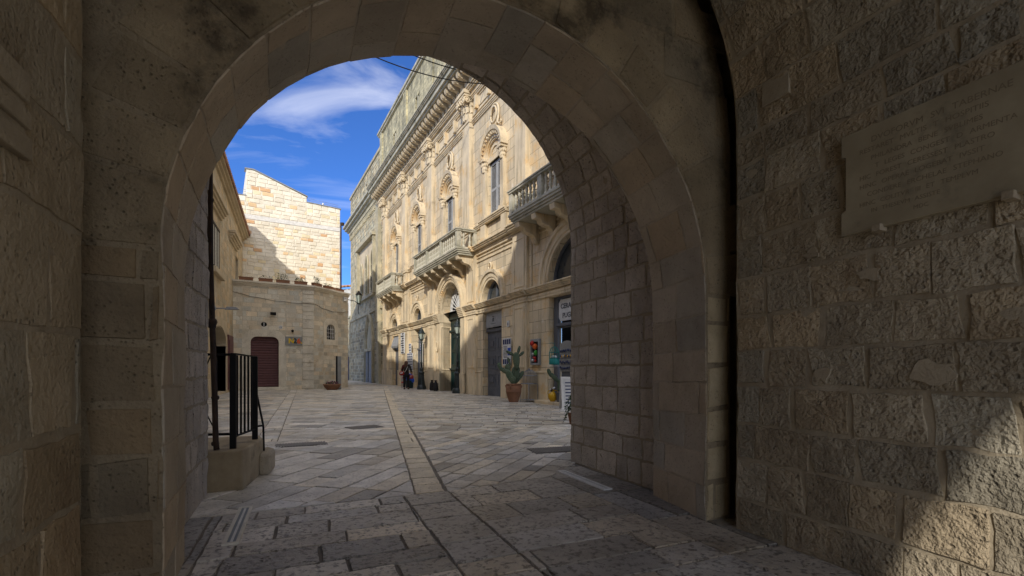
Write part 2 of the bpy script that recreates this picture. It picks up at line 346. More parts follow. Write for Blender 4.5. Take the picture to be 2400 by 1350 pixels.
# left of the band: diagonal slabs, then courses
blocks(pv,[(-2.6,4.45),(.96,4.45),(sx(8.6)-.02,8.6),(-2.6,8.6)],fl,(.24,.4),(.4,1.0),ang=.91,seed=9,colf=pcol(.85,1.25),**pk)
blocks(pv,[(-.42,8.6),(sx(8.6)-.02,8.6),(sx(36)-.02,36),(-.42,36)],fl,(.28,.45),(.45,.95),ang=-.42,seed=10,colf=pcol(.85,1.2),**pk)
blocks(pv,[(-.75,8.6),(-.42,8.6),(-.42,36),(-.75,36)],fl,(.3,.5),(1,1.2),seed=12,colf=pcol(1,1.2),**pk)
blocks(pv,[(-3.7,8.6),(-.75,8.6),(-.75,30),(-3.7,30)],fl,(.3,.45),(.4,.8),ang=-.3,seed=13,colf=pcol(.8,1.15),**pk)
# right of the band: small slabs
blocks(pv,[(1.27,4.45),(2.5,4.6),(4.2,6.0),(6,8.8),(sx(8.8)+.3,8.8)],fl,(.17,.27),(.25,.55),ang=.78,seed=14,colf=pcol(.75,1.2),**pk)
blocks(pv,[(3.2,5.2),(9,5.2),(9,8.8),(6,8.8),(4.2,6.0)],fl,(.2,.3),(.3,.6),ang=.3,seed=15,colf=pcol(.75,1.1),**pk)
blocks(pv,[(sx(8.8)+.3,8.8),(9.2,8.8),(6.2,38),(sx(34)+.35,38)],fl,(.2,.3),(.28,.6),ang=-.46,seed=16,colf=pcol(.72,1.15),**pk)
blocks(pv,[(-.4,36),(7,38),(7,52),(-.4,52)],fl,(.3,.45),(.5,.9),ang=-.2,seed=17,colf=pcol(.8,1.1),**pk)
pv.build('paving',M['pave'],kind='structure')
# ------------------------------------------------------------------ town gate
gate=thing('town_gate','massive old stone gate with vaulted passage framing the view to the square','gate')
from mathutils import noise as mn
wav=lambda u,v:.016*mn.noise(Vector((u*2.1,v*2.1,.3)))+.007*mn.noise(Vector((u*9,v*9,4.)))+.004*mn.noise(Vector((u*24,v*24,9.)))
def tun(cx0,R0,s0,y0,cx1=None,R1=None,s1=None,y1=None):
    cx1=cx0 if cx1 is None else cx1; R1=R0 if R1 is None else R1; s1=s0 if s1 is None else s1
    def f(u,v,w):   # u along Y; v arc length from the right foot, measured on the first profile
        t=(u-y0)/(y1-y0); cx=cx0+(cx1-cx0)*t; r=R0+(R1-R0)*t-w-wav(u,v); s=s0+(s1-s0)*t
        if v<=s0: return (cx+r,u,v*s/s0)
        a=(v-s0)/R0
        if a<=PI: return (cx+r*cos(a),u,s+r*sin(a))
        return (cx-r,u,max(-.02,(2*s0+PI*R0-v)*s/s0))
    return f
def tsurf(mb,f,y0,y1,tot,ny=30,nv=240):
    vs=[f(y0+(y1-y0)*i/ny,tot*j/nv,0) for i in range(ny+1) for j in range(nv+1)]
    fs=[(i*(nv+1)+j,i*(nv+1)+j+1,(i+1)*(nv+1)+j+1,(i+1)*(nv+1)+j) for i in range(ny) for j in range(nv)]
    mb.add(vs,fs,(1,1,1),False)
YB=-3.45
# near vault
f1=tun(1.045,1.905,2.9,YB,y1=2.53); L1=2*2.9+PI*1.905
b=MB(); tsurf(b,f1,YB,2.53,L1); b.build('vault_backing',M['gate_joint'],gate)
b=MB(); ck=dict(bev=.006,rough=.012,jit=.02,fan=True,base=-.01,seg=.08)
gcol=lambda a,b_:(lambda r:(lambda g,h:(g*(1+h),g*(1+h*.1),g*(1-h)))(r.uniform(a,b_),r.uniform(-.06,.10)))
blocks(b,[(YB,0),(2.53,0),(2.53,2.9),(YB,2.9)],f1,(.24,.30),(.22,.44),gap=.011,proud=.007,pv=.003,seed=21,colf=gcol(.76,1.12),**ck)
b.build('passage_wall',M['gate_block'],gate)
b=MB(); blocks(b,[(YB,2.9),(2.53,2.9),(2.53,2.9+PI*1.905),(YB,2.9+PI*1.905)],f1,(.24,.30),(.3,.6),gap=.010,proud=.007,pv=.003,seed=22,colf=gcol(.7,1.1),**ck)
b.build('barrel_vault',M['gate_block'],gate)
b=MB(); blocks(b,[(YB,2.9+PI*1.905),(2.53,2.9+PI*1.905),(2.53,L1),(YB,L1)],f1,(.30,.42),(.3,.6),gap=.014,proud=.006,pv=.002,seed=23,colf=gcol(.75,1.1),**ck)
b.build('passage_wall',M['gate_smooth'],gate)
# portcullis slot
f2=tun(1.045,2.36,2.9,2.53,y1=3.05); b=MB(); tsurf(b,f2,2.53,3.05,2*2.9+PI*2.36); 
def ring(mb,y,ci,ri,si,co_,ro,so_,n=48):
    A=[(ci+ri,0)]+[(ci+ri*cos(PI*i/n),si+ri*sin(PI*i/n)) for i in range(n+1)]+[(ci-ri,0)]
    B=[(co_+ro,0)]+[(co_+ro*cos(PI*i/n),so_+ro*sin(PI*i/n)) for i in range(n+1)]+[(co_-ro,0)]
    m=len(A); mb.add([(x,y,z) for x,z in A]+[(x,y,z) for x,z in B],[(i,i+1,m+i+1,m+i) for i in range(m-1)])
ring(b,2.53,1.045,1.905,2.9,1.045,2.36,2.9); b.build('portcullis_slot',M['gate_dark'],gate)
def ring2(mb,f,tot,y,outer,n=240):   # wall face whose inner edge follows the uneven soffit
    A=[f(y,tot*i/n,0) for i in range(n+1)]; Bp=[outer(a) for a in A]
    mb.add(A+Bp,[(i,i+1,n+2+i,n+1+i) for i in range(n)])
def outof(cx,r,s_):
    def o(a):
        x,y,z=a
        if z<=1.78: return (cx+(r if x>cx else -r),y,z)
        d=Vector((x-cx,z-1.78)).normalized(); # push outwards to the big outline
        t=0
        while t<9:
            X=cx+d.x*t; Z=1.78+d.y*t
            if Z<=s_:
                if abs(X-cx)>=r: break
            elif math.hypot(X-cx,Z-s_)>=r: break
            t+=.02
        return (cx+d.x*t,y,1.78+d.y*t)
    return o
f3=tun(1.12,1.75,1.78,2.745,1.16,1.85,1.755,3.52); L3=2*1.78+PI*1.75
# inner arch: face towards the camera
cxC,rC,sC=1.12,1.75,1.78
b=MB(); ring2(b,f3,L3,2.745,outof(1.06,2.06,2.9))
n=48; O=[(1.06+2.06,0)]+[(1.06+2.06*cos(PI*i/n),2.9+2.06*sin(PI*i/n)) for i in range(n+1)]+[(1.06-2.06,0)]
m=len(O); b.add([(x,2.745,z) for x,z in O]+[(x,3.1,z) for x,z in O],[(i,i+1,m+i+1,m+i) for i in range(m-1)])
b.build('arch_backing',M['gate_face'],gate)
def face(u,v,w): return (u,2.745-w,v)
b=MB()
vm=lambda u,v,w:(cxC+(v)*cos(u),2.745-w,sC+(v)*sin(u))
kk=dict(bev=.006,rough=.004,jit=.0,fan=True,base=-.01)
a=0;rn=random.Random(5)
while a<PI-.02:     # voussoirs
    da=rn.uniform(.13,.2); a2=min(PI,a+da); r2=rC+rn.uniform(.30,.46)
    P=[vm(a+.004,rC+.014,-.01),vm(a2-.004,rC+.014,-.01),vm(a2-.004,r2,-.01),vm(a+.004,r2,-.01)]
    hh=rn.uniform(.003,.009); Q=[vm(a+.009,rC+.024,hh),vm(a2-.009,rC+.024,hh),vm(a2-.009,r2-.006,hh),vm(a+.009,r2-.006,hh)]
    gg=rn.uniform(.85,1.1); b.add(P+Q,[(0,1,5,4),(1,2,6,5),(2,3,7,6),(3,0,4,7),(4,5,6,7)],(gg*1.02,gg,gg*.96)); a=a2
b.build('voussoirs',M['gate_face'],gate)
def skipring(u,v): return (v>sC and math.hypot(u-cxC,v-sC)<rC+.44) or (v<=sC and abs(u-cxC)<rC) or math.hypot(u-1.06,max(0,v-2.9))>2.0
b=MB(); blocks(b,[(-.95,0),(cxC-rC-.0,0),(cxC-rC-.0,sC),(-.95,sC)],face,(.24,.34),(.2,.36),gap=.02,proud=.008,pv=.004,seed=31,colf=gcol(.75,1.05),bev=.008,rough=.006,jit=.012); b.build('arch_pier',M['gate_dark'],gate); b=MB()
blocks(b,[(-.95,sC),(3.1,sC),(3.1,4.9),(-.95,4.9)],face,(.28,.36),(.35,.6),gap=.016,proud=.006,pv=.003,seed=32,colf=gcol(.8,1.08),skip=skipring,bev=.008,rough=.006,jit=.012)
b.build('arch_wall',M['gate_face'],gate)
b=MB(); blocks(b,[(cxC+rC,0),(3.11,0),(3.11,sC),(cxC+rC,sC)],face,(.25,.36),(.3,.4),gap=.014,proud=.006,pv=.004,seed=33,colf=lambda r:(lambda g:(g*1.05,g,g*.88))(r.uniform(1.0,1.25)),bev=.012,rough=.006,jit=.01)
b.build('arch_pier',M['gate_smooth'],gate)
# soffit of the inner arch
b=MB(); tsurf(b,f3,2.745,3.52,L3); b.build('soffit_backing',M['gate_soffit'],gate)
b=MB(); blocks(b,[(2.745,0),(3.52,0),(3.52,L3),(2.745,L3)],f3,(.24,.33),(.35,.6),gap=.006,proud=.005,pv=.002,seed=35,colf=gcol(.88,1.08),bev=.005,rough=.004,jit=.008,fan=True)
b.build('arch_soffit',M['gate_soffit'],gate)
b=MB(); ring2(b,f3,L3,3.52,outof(1.15,2.05,2.75)); b.build('arch_rear_face',M['gate_smooth'],gate)
# outer passage
f4=tun(1.15,2.0,2.75,3.52,y1=5.25); L4=2*2.75+PI*2.0
b=MB(); tsurf(b,f4,3.52,5.25,L4); b.build('outer_vault_backing',M['gate_joint'],gate)
b=MB(); blocks(b,[(3.52,0),(5.25,0),(5.25,L4),(3.52,L4)],f4,(.21,.29),(.2,.42),gap=.009,proud=.008,pv=.004,seed=37,colf=lambda r:(lambda g:(g*1.0,g*.98,g*.98))(r.uniform(.8,1.12)),bev=.010,rough=.010,jit=.012,fan=True,seg=.06)
b.build('outer_vault',M['gate_grey'],gate)
# body of the gate building
HG=14.2; XL,XR=-12.5,5.2
b=MB()
def archwall(mb,y,x0,x1,z1,cx,r,s,n=40):
    mb.add([(x0,y,0),(cx-r,y,0),(cx-r,y,z1),(x0,y,z1)],[(0,1,2,3)]); mb.add([(cx+r,y,0),(x1,y,0),(x1,y,z1),(cx+r,y,z1)],[(0,1,2,3)])
    P=[(cx-r*cos(PI*i/n),s+r*sin(PI*i/n)) for i in range(n+1)]
    for i in range(n): mb.add([(P[i][0],y,P[i][1]),(P[i+1][0],y,P[i+1][1]),(P[i+1][0],y,z1),(P[i][0],y,z1)],[(0,1,2,3)])
archwall(b,5.25,XL,XR,HG,1.15,2.0,2.75); archwall(b,YB,XL,XR,HG,1.045,1.905,2.9)
b.add([(XL,YB,0),(XL,5.25,0),(XL,5.25,HG),(XL,YB,HG)],[(0,1,2,3)]); b.add([(XR,YB,0),(XR,5.25,0),(XR,5.25,HG),(XR,YB,HG)],[(0,1,2,3)])
b.add([(XL,YB,HG),(XR,YB,HG),(XR,5.25,HG),(XL,5.25,HG)],[(0,1,2,3)])
b.build('gate_body',M['gate_smooth'],gate)
# marble plaque
pq=thing('marble_plaque','veined marble plaque with worn carved inscription on the rough passage wall','plaque',(2.95,0,0))
b=MB()
Pl=[(.55,1.985),(1.76,1.985),(1.76,2.12),(1.735,2.13),(1.735,2.44),(1.76,2.45),(1.76,2.57),(.55,2.57)]
b.prism(Pl,lambda u,v,d:(-d,u,v),.0,.040); b.build('slab',M['marble'],pq,bevel=.003)
def text(s,size,mat_,parent,loc,rot,ext=.002,off=0,name='lettering',align='LEFT'):
    cu=bpy.data.curves.new('t','FONT'); cu.body=s; cu.size=size; cu.extrude=ext; cu.offset=off; cu.align_x=align; cu.resolution_u=3
    tmp=bpy.data.objects.new('t',cu); col.objects.link(tmp); dg=bpy.context.evaluated_depsgraph_get(); dg.update()
    me=bpy.data.meshes.new_from_object(tmp.evaluated_get(dg)); bpy.data.objects.remove(tmp)
    me.name=name; me.materials.clear(); me.materials.append(mat_)
    a=me.attributes.new('tint','FLOAT_COLOR','FACE'); a.data.foreach_set('color',[1.0]*(4*len(me.polygons)))
    o=bpy.data.objects.new(name,me); col.objects.link(o); o.parent=parent; o.location=loc; o.rotation_euler=rot; return o
lines=[("DVOFORVM  SVI  TABERNAE",1.60,2.475,.045),("RESTARET  MVLTIS  T  HOSPITIIS",1.66,2.425,.038),("PHILANDRA  BENE  SVBLIMES",1.60,2.375,.036),("T  LEGES  CONGEST  D  ARMENTA",1.58,2.325,.036),
       ("HIC  FOREST  CERESSEST  PLASTRO",1.66,2.275,.036),("HINC  OPERAE  LOGEBAT  IVSSIT",1.66,2.225,.036),("CONDERE  ERCHELAE  STEPHANO",1.62,2.175,.036),("HINC  COLITVR  III  ET  TEMPLVM",1.66,2.125,.034),("IN  THESEVM  ASSISTE",1.60,2.08,.032),("MDC",1.40,2.035,.030)]
for t_,y_,z_,s_ in lines:
    for w_ in t_.split():
        o=text(w_,s_,M['letters'],pq,(-.0400,y_,z_),(PI/2,0,-PI/2),.0008,0,'inscription_word'); y_-=max(v.co.x for v in o.data.vertices)+s_*.7
for y_ in (1.56,1.03): 
    b=MB(); b.box(-.07,0,y_-.022,y_+.022,1.962,2.000); b.build('bracket',M['gate_joint'],pq,bevel=.003)
b=MB(); b.box(2.925,2.945,2.10,2.30,3.03,3.30); b.build('stone_tablet',M['gate_joint'],bevel=.004)
tb=bpy.data.objects['stone_tablet']; tb.rotation_euler=(0,0,0); tag(tb,'small blank smooth tablet set high between rough blocks','tablet')
# tablet on the left wall, three stepped bands
b=MB(); xw=-.86
for z0,z1,y1 in ((2.07,2.165,2.05),(1.985,2.045,2.06),(1.885,1.96,2.065)): b.box(xw-.0,xw+.035,1.6,y1,z0,z1)
b.box(xw,xw+.022,1.6,2.055,1.9,2.15); tag(b.build('wall_tablet',M['gate_joint'],bevel=.006),'pale stone tablet with three raised bands on left passage wall','tablet')
# mortar patches on right wall
rn=random.Random(8)
for i,(y,z,r_) in enumerate(((1.89,1.17,.055),(1.33,1.19,.075),(1.95,1.93,.04),(1.62,1.74,.05),(.98,1.45,.06))):
    b=MB(); P=[(y+r_*(1+rn.uniform(-.45,.45))*cos(2*PI*k/13)*1.3,z+r_*.8*(1+rn.uniform(-.45,.45))*sin(2*PI*k/13)) for k in range(13)]
    b.prism(P,lambda u,v,d:(2.95-d,u,v),0,.016); b.build('mortar_patch',M['gate_joint'],gate)
# recessed floor lights
def floor_light(x,y0,y1,wd,label,rz=0):
    t=thing('floor_light',label,'floor light',(x,(y0+y1)/2,.014),rz,'linear lights set in the passage floor')
    L=(y1-y0)/2; b=MB()
    b.box(-wd,-wd+.024,-L,L,-.01,.012); b.box(wd-.024,wd,-L,L,-.01,.012); b.box(-wd+.024,wd-.024,-L,-L+.03,-.01,.012); b.box(-wd+.024,wd-.024,L-.03,L,-.01,.012)
    b.build('frame',M['stonelight'] if x<0 else M['steel'],t,bevel=.002)
    b=MB(); b.box(-wd+.018,wd-.018,-L+.03,L-.03,-.012,.004); b.build('lens',M['lens'],t)
    b=MB(); b.box(-.008,.008,-L+.04,L-.04,.004,.008); b.build('tube_lamp',M['steel'],t)
floor_light(-.462,3.66,4.6,.052,'long recessed floor light with pale frame beside the left wall',0)
floor_light(2.72,3.83,4.76,.05,'long recessed steel floor light at foot of the right wall',0)
# ------------------------------------------------------------------ plinth, railing, pipe
pl=thing('stair_parapet','low stained plastered parapet under the black railing by the left jamb','parapet')
b=MB(); o=[(-1.7,5.28),(-.60,5.32),(-.40,6.05),(-.46,6.35),(-1.7,6.35)]
b.prism([(-1.7,5.27),(-.56,5.30),(-.44,6.1),(-.5,6.4),(-1.7,6.4)],lambda u,v,d:(u,v,d),0,.405); b.build('wall',M['plaster'],pl,bevel=.02)
b=MB(); b.prism([(-.47,5.9),(-.36,5.95),(-.33,6.3),(-.42,6.5),(-.5,6.3)],lambda u,v,d:(u,v,d),0,.26); b.build('corner_stone',M['gate_smooth'],pl,bevel=.04)
rl=thing('railing','black iron railing with flat balusters on the parapet','railing')
P0=Vector((-.66,5.43,.40)); P1=Vector((-.52,6.05,.40))
b=MB(); b.box(P0.x-.028,P0.x+.028,P0.y-.028,P0.y+.028,.40,1.355); b.build('post',M['black'],rl,bevel=.004)
b=MB(); b.box(P1.x-.028,P1.x+.028,P1.y-.028,P1.y+.028,.40,1.34); b.build('post',M['black'],rl,bevel=.004)
dv=(P1-P0).normalized(); nv=Vector((-dv.y,dv.x,0))
def bar(mb,p,q,w,h): 
    d=(q-p); c=(p+q)/2; d_=d.normalized(); s_=d_.cross(Vector((0,0,1))); 
    if s_.length<.01: s_=Vector((1,0,0))
    s_.normalize(); u_=s_.cross(d_); mb.obox(c,d/2,s_*w,u_*h)
b=MB(); bar(b,P0+Vector((0,0,.955)),P1+Vector((0,0,.94)),.022,.006); b.build('handrail',M['black'],rl)
b=MB(); bar(b,P0+Vector((0,0,.12)),P1+Vector((0,0,.12)),.012,.008); b.build('bottom_rail',M['black'],rl)
for i in range(1,6):
    p=P0+(P1-P0)*i/6; b=MB(); b.obox(p+Vector((0,0,.53)),nv*.009,dv*.006,(0,0,.41)); b.build('baluster',M['black'],rl)
q=Vector((-1.55,5.62,.40))
for z,n_ in ((.945,'handrail'),(.15,'bottom_rail')):
    b=MB(); bar(b,P0+Vector((0,0,z)),q+Vector((0,0,z)),.012,.012); b.build(n_,M['black'],rl)
b=MB(); s0=P0+(q-P0)*.16; s1=P0+(q-P0)*.55
b.tube([s0+Vector((0,0,.94)),s0+Vector((0,0,.15))],.006); b.tube([s1+Vector((0,0,.94)),s0+Vector((0,0,.15))],.006);b.tube([s0+Vector((-.05,0,.94)),s1+Vector((0,0,.15))],.006); b.build('cross_brace',M['black'],rl)
b=MB(); b.tube([(-.51,6.07,.95),(-.44,6.1,.55),(-.43,6.1,.02)],.011); b.tube([(-.50,6.05,.55),(-.44,6.1,.55)],.011); b.build('strut',M['black'],rl)
pp=thing('drainpipe','rusty dark drainpipe running down beside the left jamb of the gate','drainpipe')
b=MB(); b.tube([(-.86,5.38,4.8),(-.845,5.38,2.2),(-.81,5.37,1.0),(-.80,5.37,.5),(-.79,5.36,.41)],.026,10); b.build('pipe',M['pipe'],pp)
for z in (3.6,2.85,1.62,.92,.47):
    b=MB(); b.lathe([(.030,-.02),(.036,0),(.030,.02)],(-.85 if z>2 else (-.83 if z>1 else -.805),5.38,z),10); b.build('collar',M['pipe'],pp)
b=MB(); b.ball((-.83,5.38,1.66),.045,8,6); b.build('joint_socket',M['pipe'],pp)
# iron covers
for i,(x,y,w,d,rz,lab) in enumerate(((1.11,9.98,.32,.22,.3,'iron manhole cover set left of the pale paving band'),(-.05,8.1,.36,.16,.0,'long iron drain grate nearest the black railing'),(3.42,6.05,.42,.2,-.1,'dark iron cover by the right pier of the gate'))):
    t=thing('drain_cover',lab,'drain cover',(x,y,.013),rz,'iron covers in the paving')
    b=MB(); b.box(-w-.02,w+.02,-d-.02,d+.02,-.01,.0); b.build('frame',M['grate'],t)
    b=MB()
    for k in range(int(w*2/.04)): b.box(-w+k*.04,-w+k*.04+.028,-d,d,0,.010)
    b.build('cover_plate',M['grate'],t)
# ------------------------------------------------------------------ palazzo (local x along the facade, y out from it)
FA=PI/2+math.atan(.0928)
pal=thing('limestone_palace','long golden limestone palace with balustraded balconies and carved cornice','building',(9.2,0,0),FA)
def F(s,o,z):      # facade frame to world
    return Vector((9.2+s*cos(FA)-o*sin(FA), s*sin(FA)+o*cos(FA), z))
def grid_wall(mb,s0,s1,z0,z1,holes,o=0,depth=.5,back=True):
    S=sorted({s0,s1,*[h[0] for h in holes],*[h[1] for h in holes]}); Z=sorted({z0,z1,*[h[2] for h in holes],*[h[3] for h in holes]})
    S=[x for x in S if s0<=x<=s1]; Z=[x for x in Z if z0<=x<=z1]
    for i in range(len(S)-1):
        for j in range(len(Z)-1):
            a,b_,c,d=S[i],S[i+1],Z[j],Z[j+1]
            if any(h[0]-1e-6<=a and b_<=h[1]+1e-6 and h[2]-1e-6<=c and d<=h[3]+1e-6 for h in holes): continue
            mb.add([(a,o,c),(b_,o,c),(b_,o,d),(a,o,d)],[(0,1,2,3)])
    for h in holes:
        a,b_,c,d=h; k=o-depth
        mb.add([(a,o,c),(a,k,c),(a,k,d),(a,o,d)],[(0,1,2,3)]); mb.add([(b_,o,c),(b_,k,c),(b_,k,d),(b_,o,d)],[(0,1,2,3)])
        mb.add([(a,o,d),(a,k,d),(b_,k,d),(b_,o,d)],[(0,1,2,3)]); mb.add([(a,o,c),(a,k,c),(b_,k,c),(b_,o,c)],[(0,1,2,3)])
def arc_pts(cx,zs,r,n=20,ry=None): ry=ry or r; return [(cx-r*cos(PI*i/n),zs+ry*sin(PI*i/n)) for i in range(n+1)]
def spandrel(mb,cx,zs,r,o0,o1,ry=None):
    P=arc_pts(cx,zs,r,20,ry); zt=zs+(ry or r)
    for i in range(20):
        a,b_=P[i],P[i+1]
        mb.add([(a[0],o0,a[1]),(b_[0],o0,b_[1]),(b_[0],o0,zt+.001),(a[0],o0,zt+.001)],[(0,1,2,3)])
        mb.add([(a[0],o0,a[1]),(b_[0],o0,b_[1]),(b_[0],o1,b_[1]),(a[0],o1,a[1])],[(0,1,2,3)])
def archsweep(mb,cx,zs,prof,zb=None,n=24,ry=1.0,t=(1,1,1)):   # prof: closed list of (r,o)
    st=[]
    if zb is not None: st.append([(cx-r,o,zb) for r,o in prof])
    for i in range(n+1):
        a=PI*i/n; st.append([(cx-r*cos(a),o,zs+r*ry*sin(a)) for r,o in prof])
    if zb is not None: st.append([(cx+r,o,zb) for r,o in prof])
    m=len(prof); vs=[p for s_ in st for p in s_]
    mb.add(vs,[(i*m+j,i*m+(j+1)%m,(i+1)*m+(j+1)%m,(i+1)*m+j) for i in range(len(st)-1) for j in range(m)]+[tuple(range(m)),tuple(range(len(vs)-m,len(vs)))],t)
def mould(mb,s0,s1,prof,t=(1,1,1)):      # prof: closed list of (o,z)
    mb.prism(prof,lambda o,z,s:(s,o,z),s0,s1,t)
def stepped(mb,s0,s1,z0,z1,o0,o1,n=3):   # a projecting moulding made of steps growing upward
    for i in range(n):
        a=z0+(z1-z0)*i/n; b_=z0+(z1-z0)*(i+1)/n; mb.box(s0,s1,-.02,o0+(o1-o0)*(i+1)/n,a,b_)
# wall openings
AX=[13.2,18.95,24.1,29.25,34.4]
gh=[(11.74,14.66,.12,3.72),(11.74,14.66,4.22,5.68),(18.2,20.0,0,3.72),(18.25,20.0,4.22,5.095),(22.2,25.0,0,4.2),(22.2,25.0,4.2,5.60),
    (28.55,30.15,0,3.72),(28.6,30.2,4.22,5.02),(33.9,35.5,0,3.6),(33.9,35.5,3.95,4.85)]
b=MB(); grid_wall(b,7.5,38.4,0,6.6,gh,0,.55)
for cx,zs,r in ((13.2,4.22,1.46),(19.125,4.22,.875),(29.4,4.22,.8)): spandrel(b,cx,zs,r,0,-.55)
spandrel(b,23.6,4.2,1.40,0,-1.0); spandrel(b,34.7,3.95,.8,0,-.55,.9)
b.build('ground_storey_wall',M['pal'],pal)
wx=[13.2,18.75,23.9,29.05,34.15]
uh=[(c-.62,c+.62,7.80,10.2) for c in wx]
b=MB(); grid_wall(b,7.5,38.4,6.6,15.0,uh,0,.38); b.build('upper_storey_wall',M['pal'],pal)
# plinth
for a,c in ((7.5,11.7),(14.7,18.15),(20.05,21.64),(25.71,28.5),(30.2,33.85),(35.55,38.45)):
    b=MB(); b.box(a,c,-.02,.09,0,1.04); b.box(a,c,-.02,.11,1.04,1.12); b.build('plinth',M['pal_trim'],pal,bevel=.02)
# string course (broken at the portal)
for a,c in ((7.5,21.62),(25.73,38.5)):
    b=MB(); stepped(b,a,c,3.74,3.92,.03,.07,2); stepped(b,a,c,3.98,4.19,.09,.24,4)
    for a2,c2 in ((15.95,17.1),(20.5,21.61),(25.74,27.4),(30.95,32.75),(36.6,38.0)):
        if a<=a2 and c2<=c: stepped(b,a2,c2,3.74,3.92,.14,.18,2); stepped(b,a2,c2,3.98,4.195,.2,.36,4)
    b.build('string_course',M['pal_trim'],pal,bevel=.008)
# ground storey pilasters with sunk panels
for a,c in ((15.99,17.07),(20.6,21.64),(26.16,27.3),(31.0,32.7),(36.65,37.95)):
    b=MB(); b.box(a,c,-.02,.12,0,3.74); b.box(a,c,-.02,.12,3.74,6.45)
    for z0,z1 in ((1.25,3.6),(4.35,6.25)):
        w=.07; b.box(a+.12,a+.12+w,.11,.145,z0,z1); b.box(c-.12-w,c-.12,.11,.145,z0,z1); b.box(a+.12+w,c-.12-w,.11,.145,z1-w,z1); b.box(a+.12+w,c-.12-w,.11,.145,z0,z0+w)
    b.build('lower_pilaster',M['pal_trim'],pal,bevel=.01)
# wall panel mouldings in the bays
for a,c in ((17.2,20.8),(11.2,15.8),(27.45,30.85),(32.85,36.5)):
    w=.06; b=MB()
    for z in (6.1,6.28): b.box(a,c,-.01,.05,z,z+w)
    b.box(a,a+w,-.01,.05,4.3,6.1); b.box(c-w,c,-.01,.05,4.3,6.1)
    b.build('panel_moulding',M['pal_trim'],pal,bevel=.008)
# archivolts
for cx,zs,r,ry in ((13.2,4.22,1.46,1),(19.125,4.22,.875,1),(29.4,4.22,.8,1),(34.7,3.95,.8,1.12)):
    b=MB(); archsweep(b,cx,zs,[(r-.002,-.02),(r-.002,.06),(r+.10,.06),(r+.11,.10),(r+.30,.10),(r+.31,.17),(r+.44,.17),(r+.44,-.02)],None,24,ry); b.build('archivolt',M['pal_trim'],pal)
for cx in (13.2,19.125,29.4):
    b=MB()
    pts=[(cx+.13*cos(2*PI*i/14),.09,5.66+(0 if cx>14 else .55)+.16*sin(2*PI*i/14)) for i in range(15)]; b.tube(pts,.035,6); b.build('boss',M['pal_trim'],pal)
# ledge between the storeys
b=MB()
stepped(b,7.5,38.5,6.42,6.6,.05,.12,2); stepped(b,7.5,38.5,6.62,6.8,.2,.36,3)
for a,c in ((15.9,17.1),(20.5,21.7),(26.1,27.4),(31.1,32.7),(36.6,38.0)): stepped(b,a,c,6.60,6.803,.3,.48,3)
b.build('storey_ledge',M['pal_trim'],pal,bevel=.01)
pc=[16.3,21.45,26.7,31.9,37.2]
for c in pc:
    b=MB(); b.box(c-.6,c+.6,-.02,.22,6.8,7.62); b.box(c-.66,c+.66,-.02,.28,7.58,7.72); b.box(c-.6,c+.6,-.02,.3,7.72,7.80)
    b.box(c-.4,c-.34,.2,.25,6.95,7.5);b.box(c+.34,c+.4,.2,.25,6.95,7.5);b.box(c-.34,c+.34,.2,.25,7.44,7.5);b.box(c-.34,c+.34,.2,.25,6.95,7.01)
    b.build('pedestal',M['pal_trim'],pal,bevel=.01)
b=MB(); stepped(b,7.5,38.5,7.60,7.78,.03,.14,3); 
for c in wx: b.box(c-1.2,c-.75,-.02,.16,6.8,7.6); b.box(c+.75,c+1.2,-.02,.16,6.8,7.6); stepped(b,c-1.25,c+1.25,7.60,7.785,.16,.28,3)
b.build('sill_course',M['pal_trim'],pal,bevel=.008)
# pilasters of the upper storey
pil=None
b=MB(); b.box(-.40,.40,-.02,.22,7.80,12.85); b.box(-.48,.48,-.02,.30,7.80,7.92); b.box(-.44,.44,-.02,.26,7.92,8.08); b.box(-.43,.43,-.02,.26,12.78,12.90)
pil=b.build('pilaster',M['pal_trim'],pal,bevel=.01); pil.location=(pc[0],0,0)
for c in pc[1:]: copyo(pil,pal,(c,0,0))
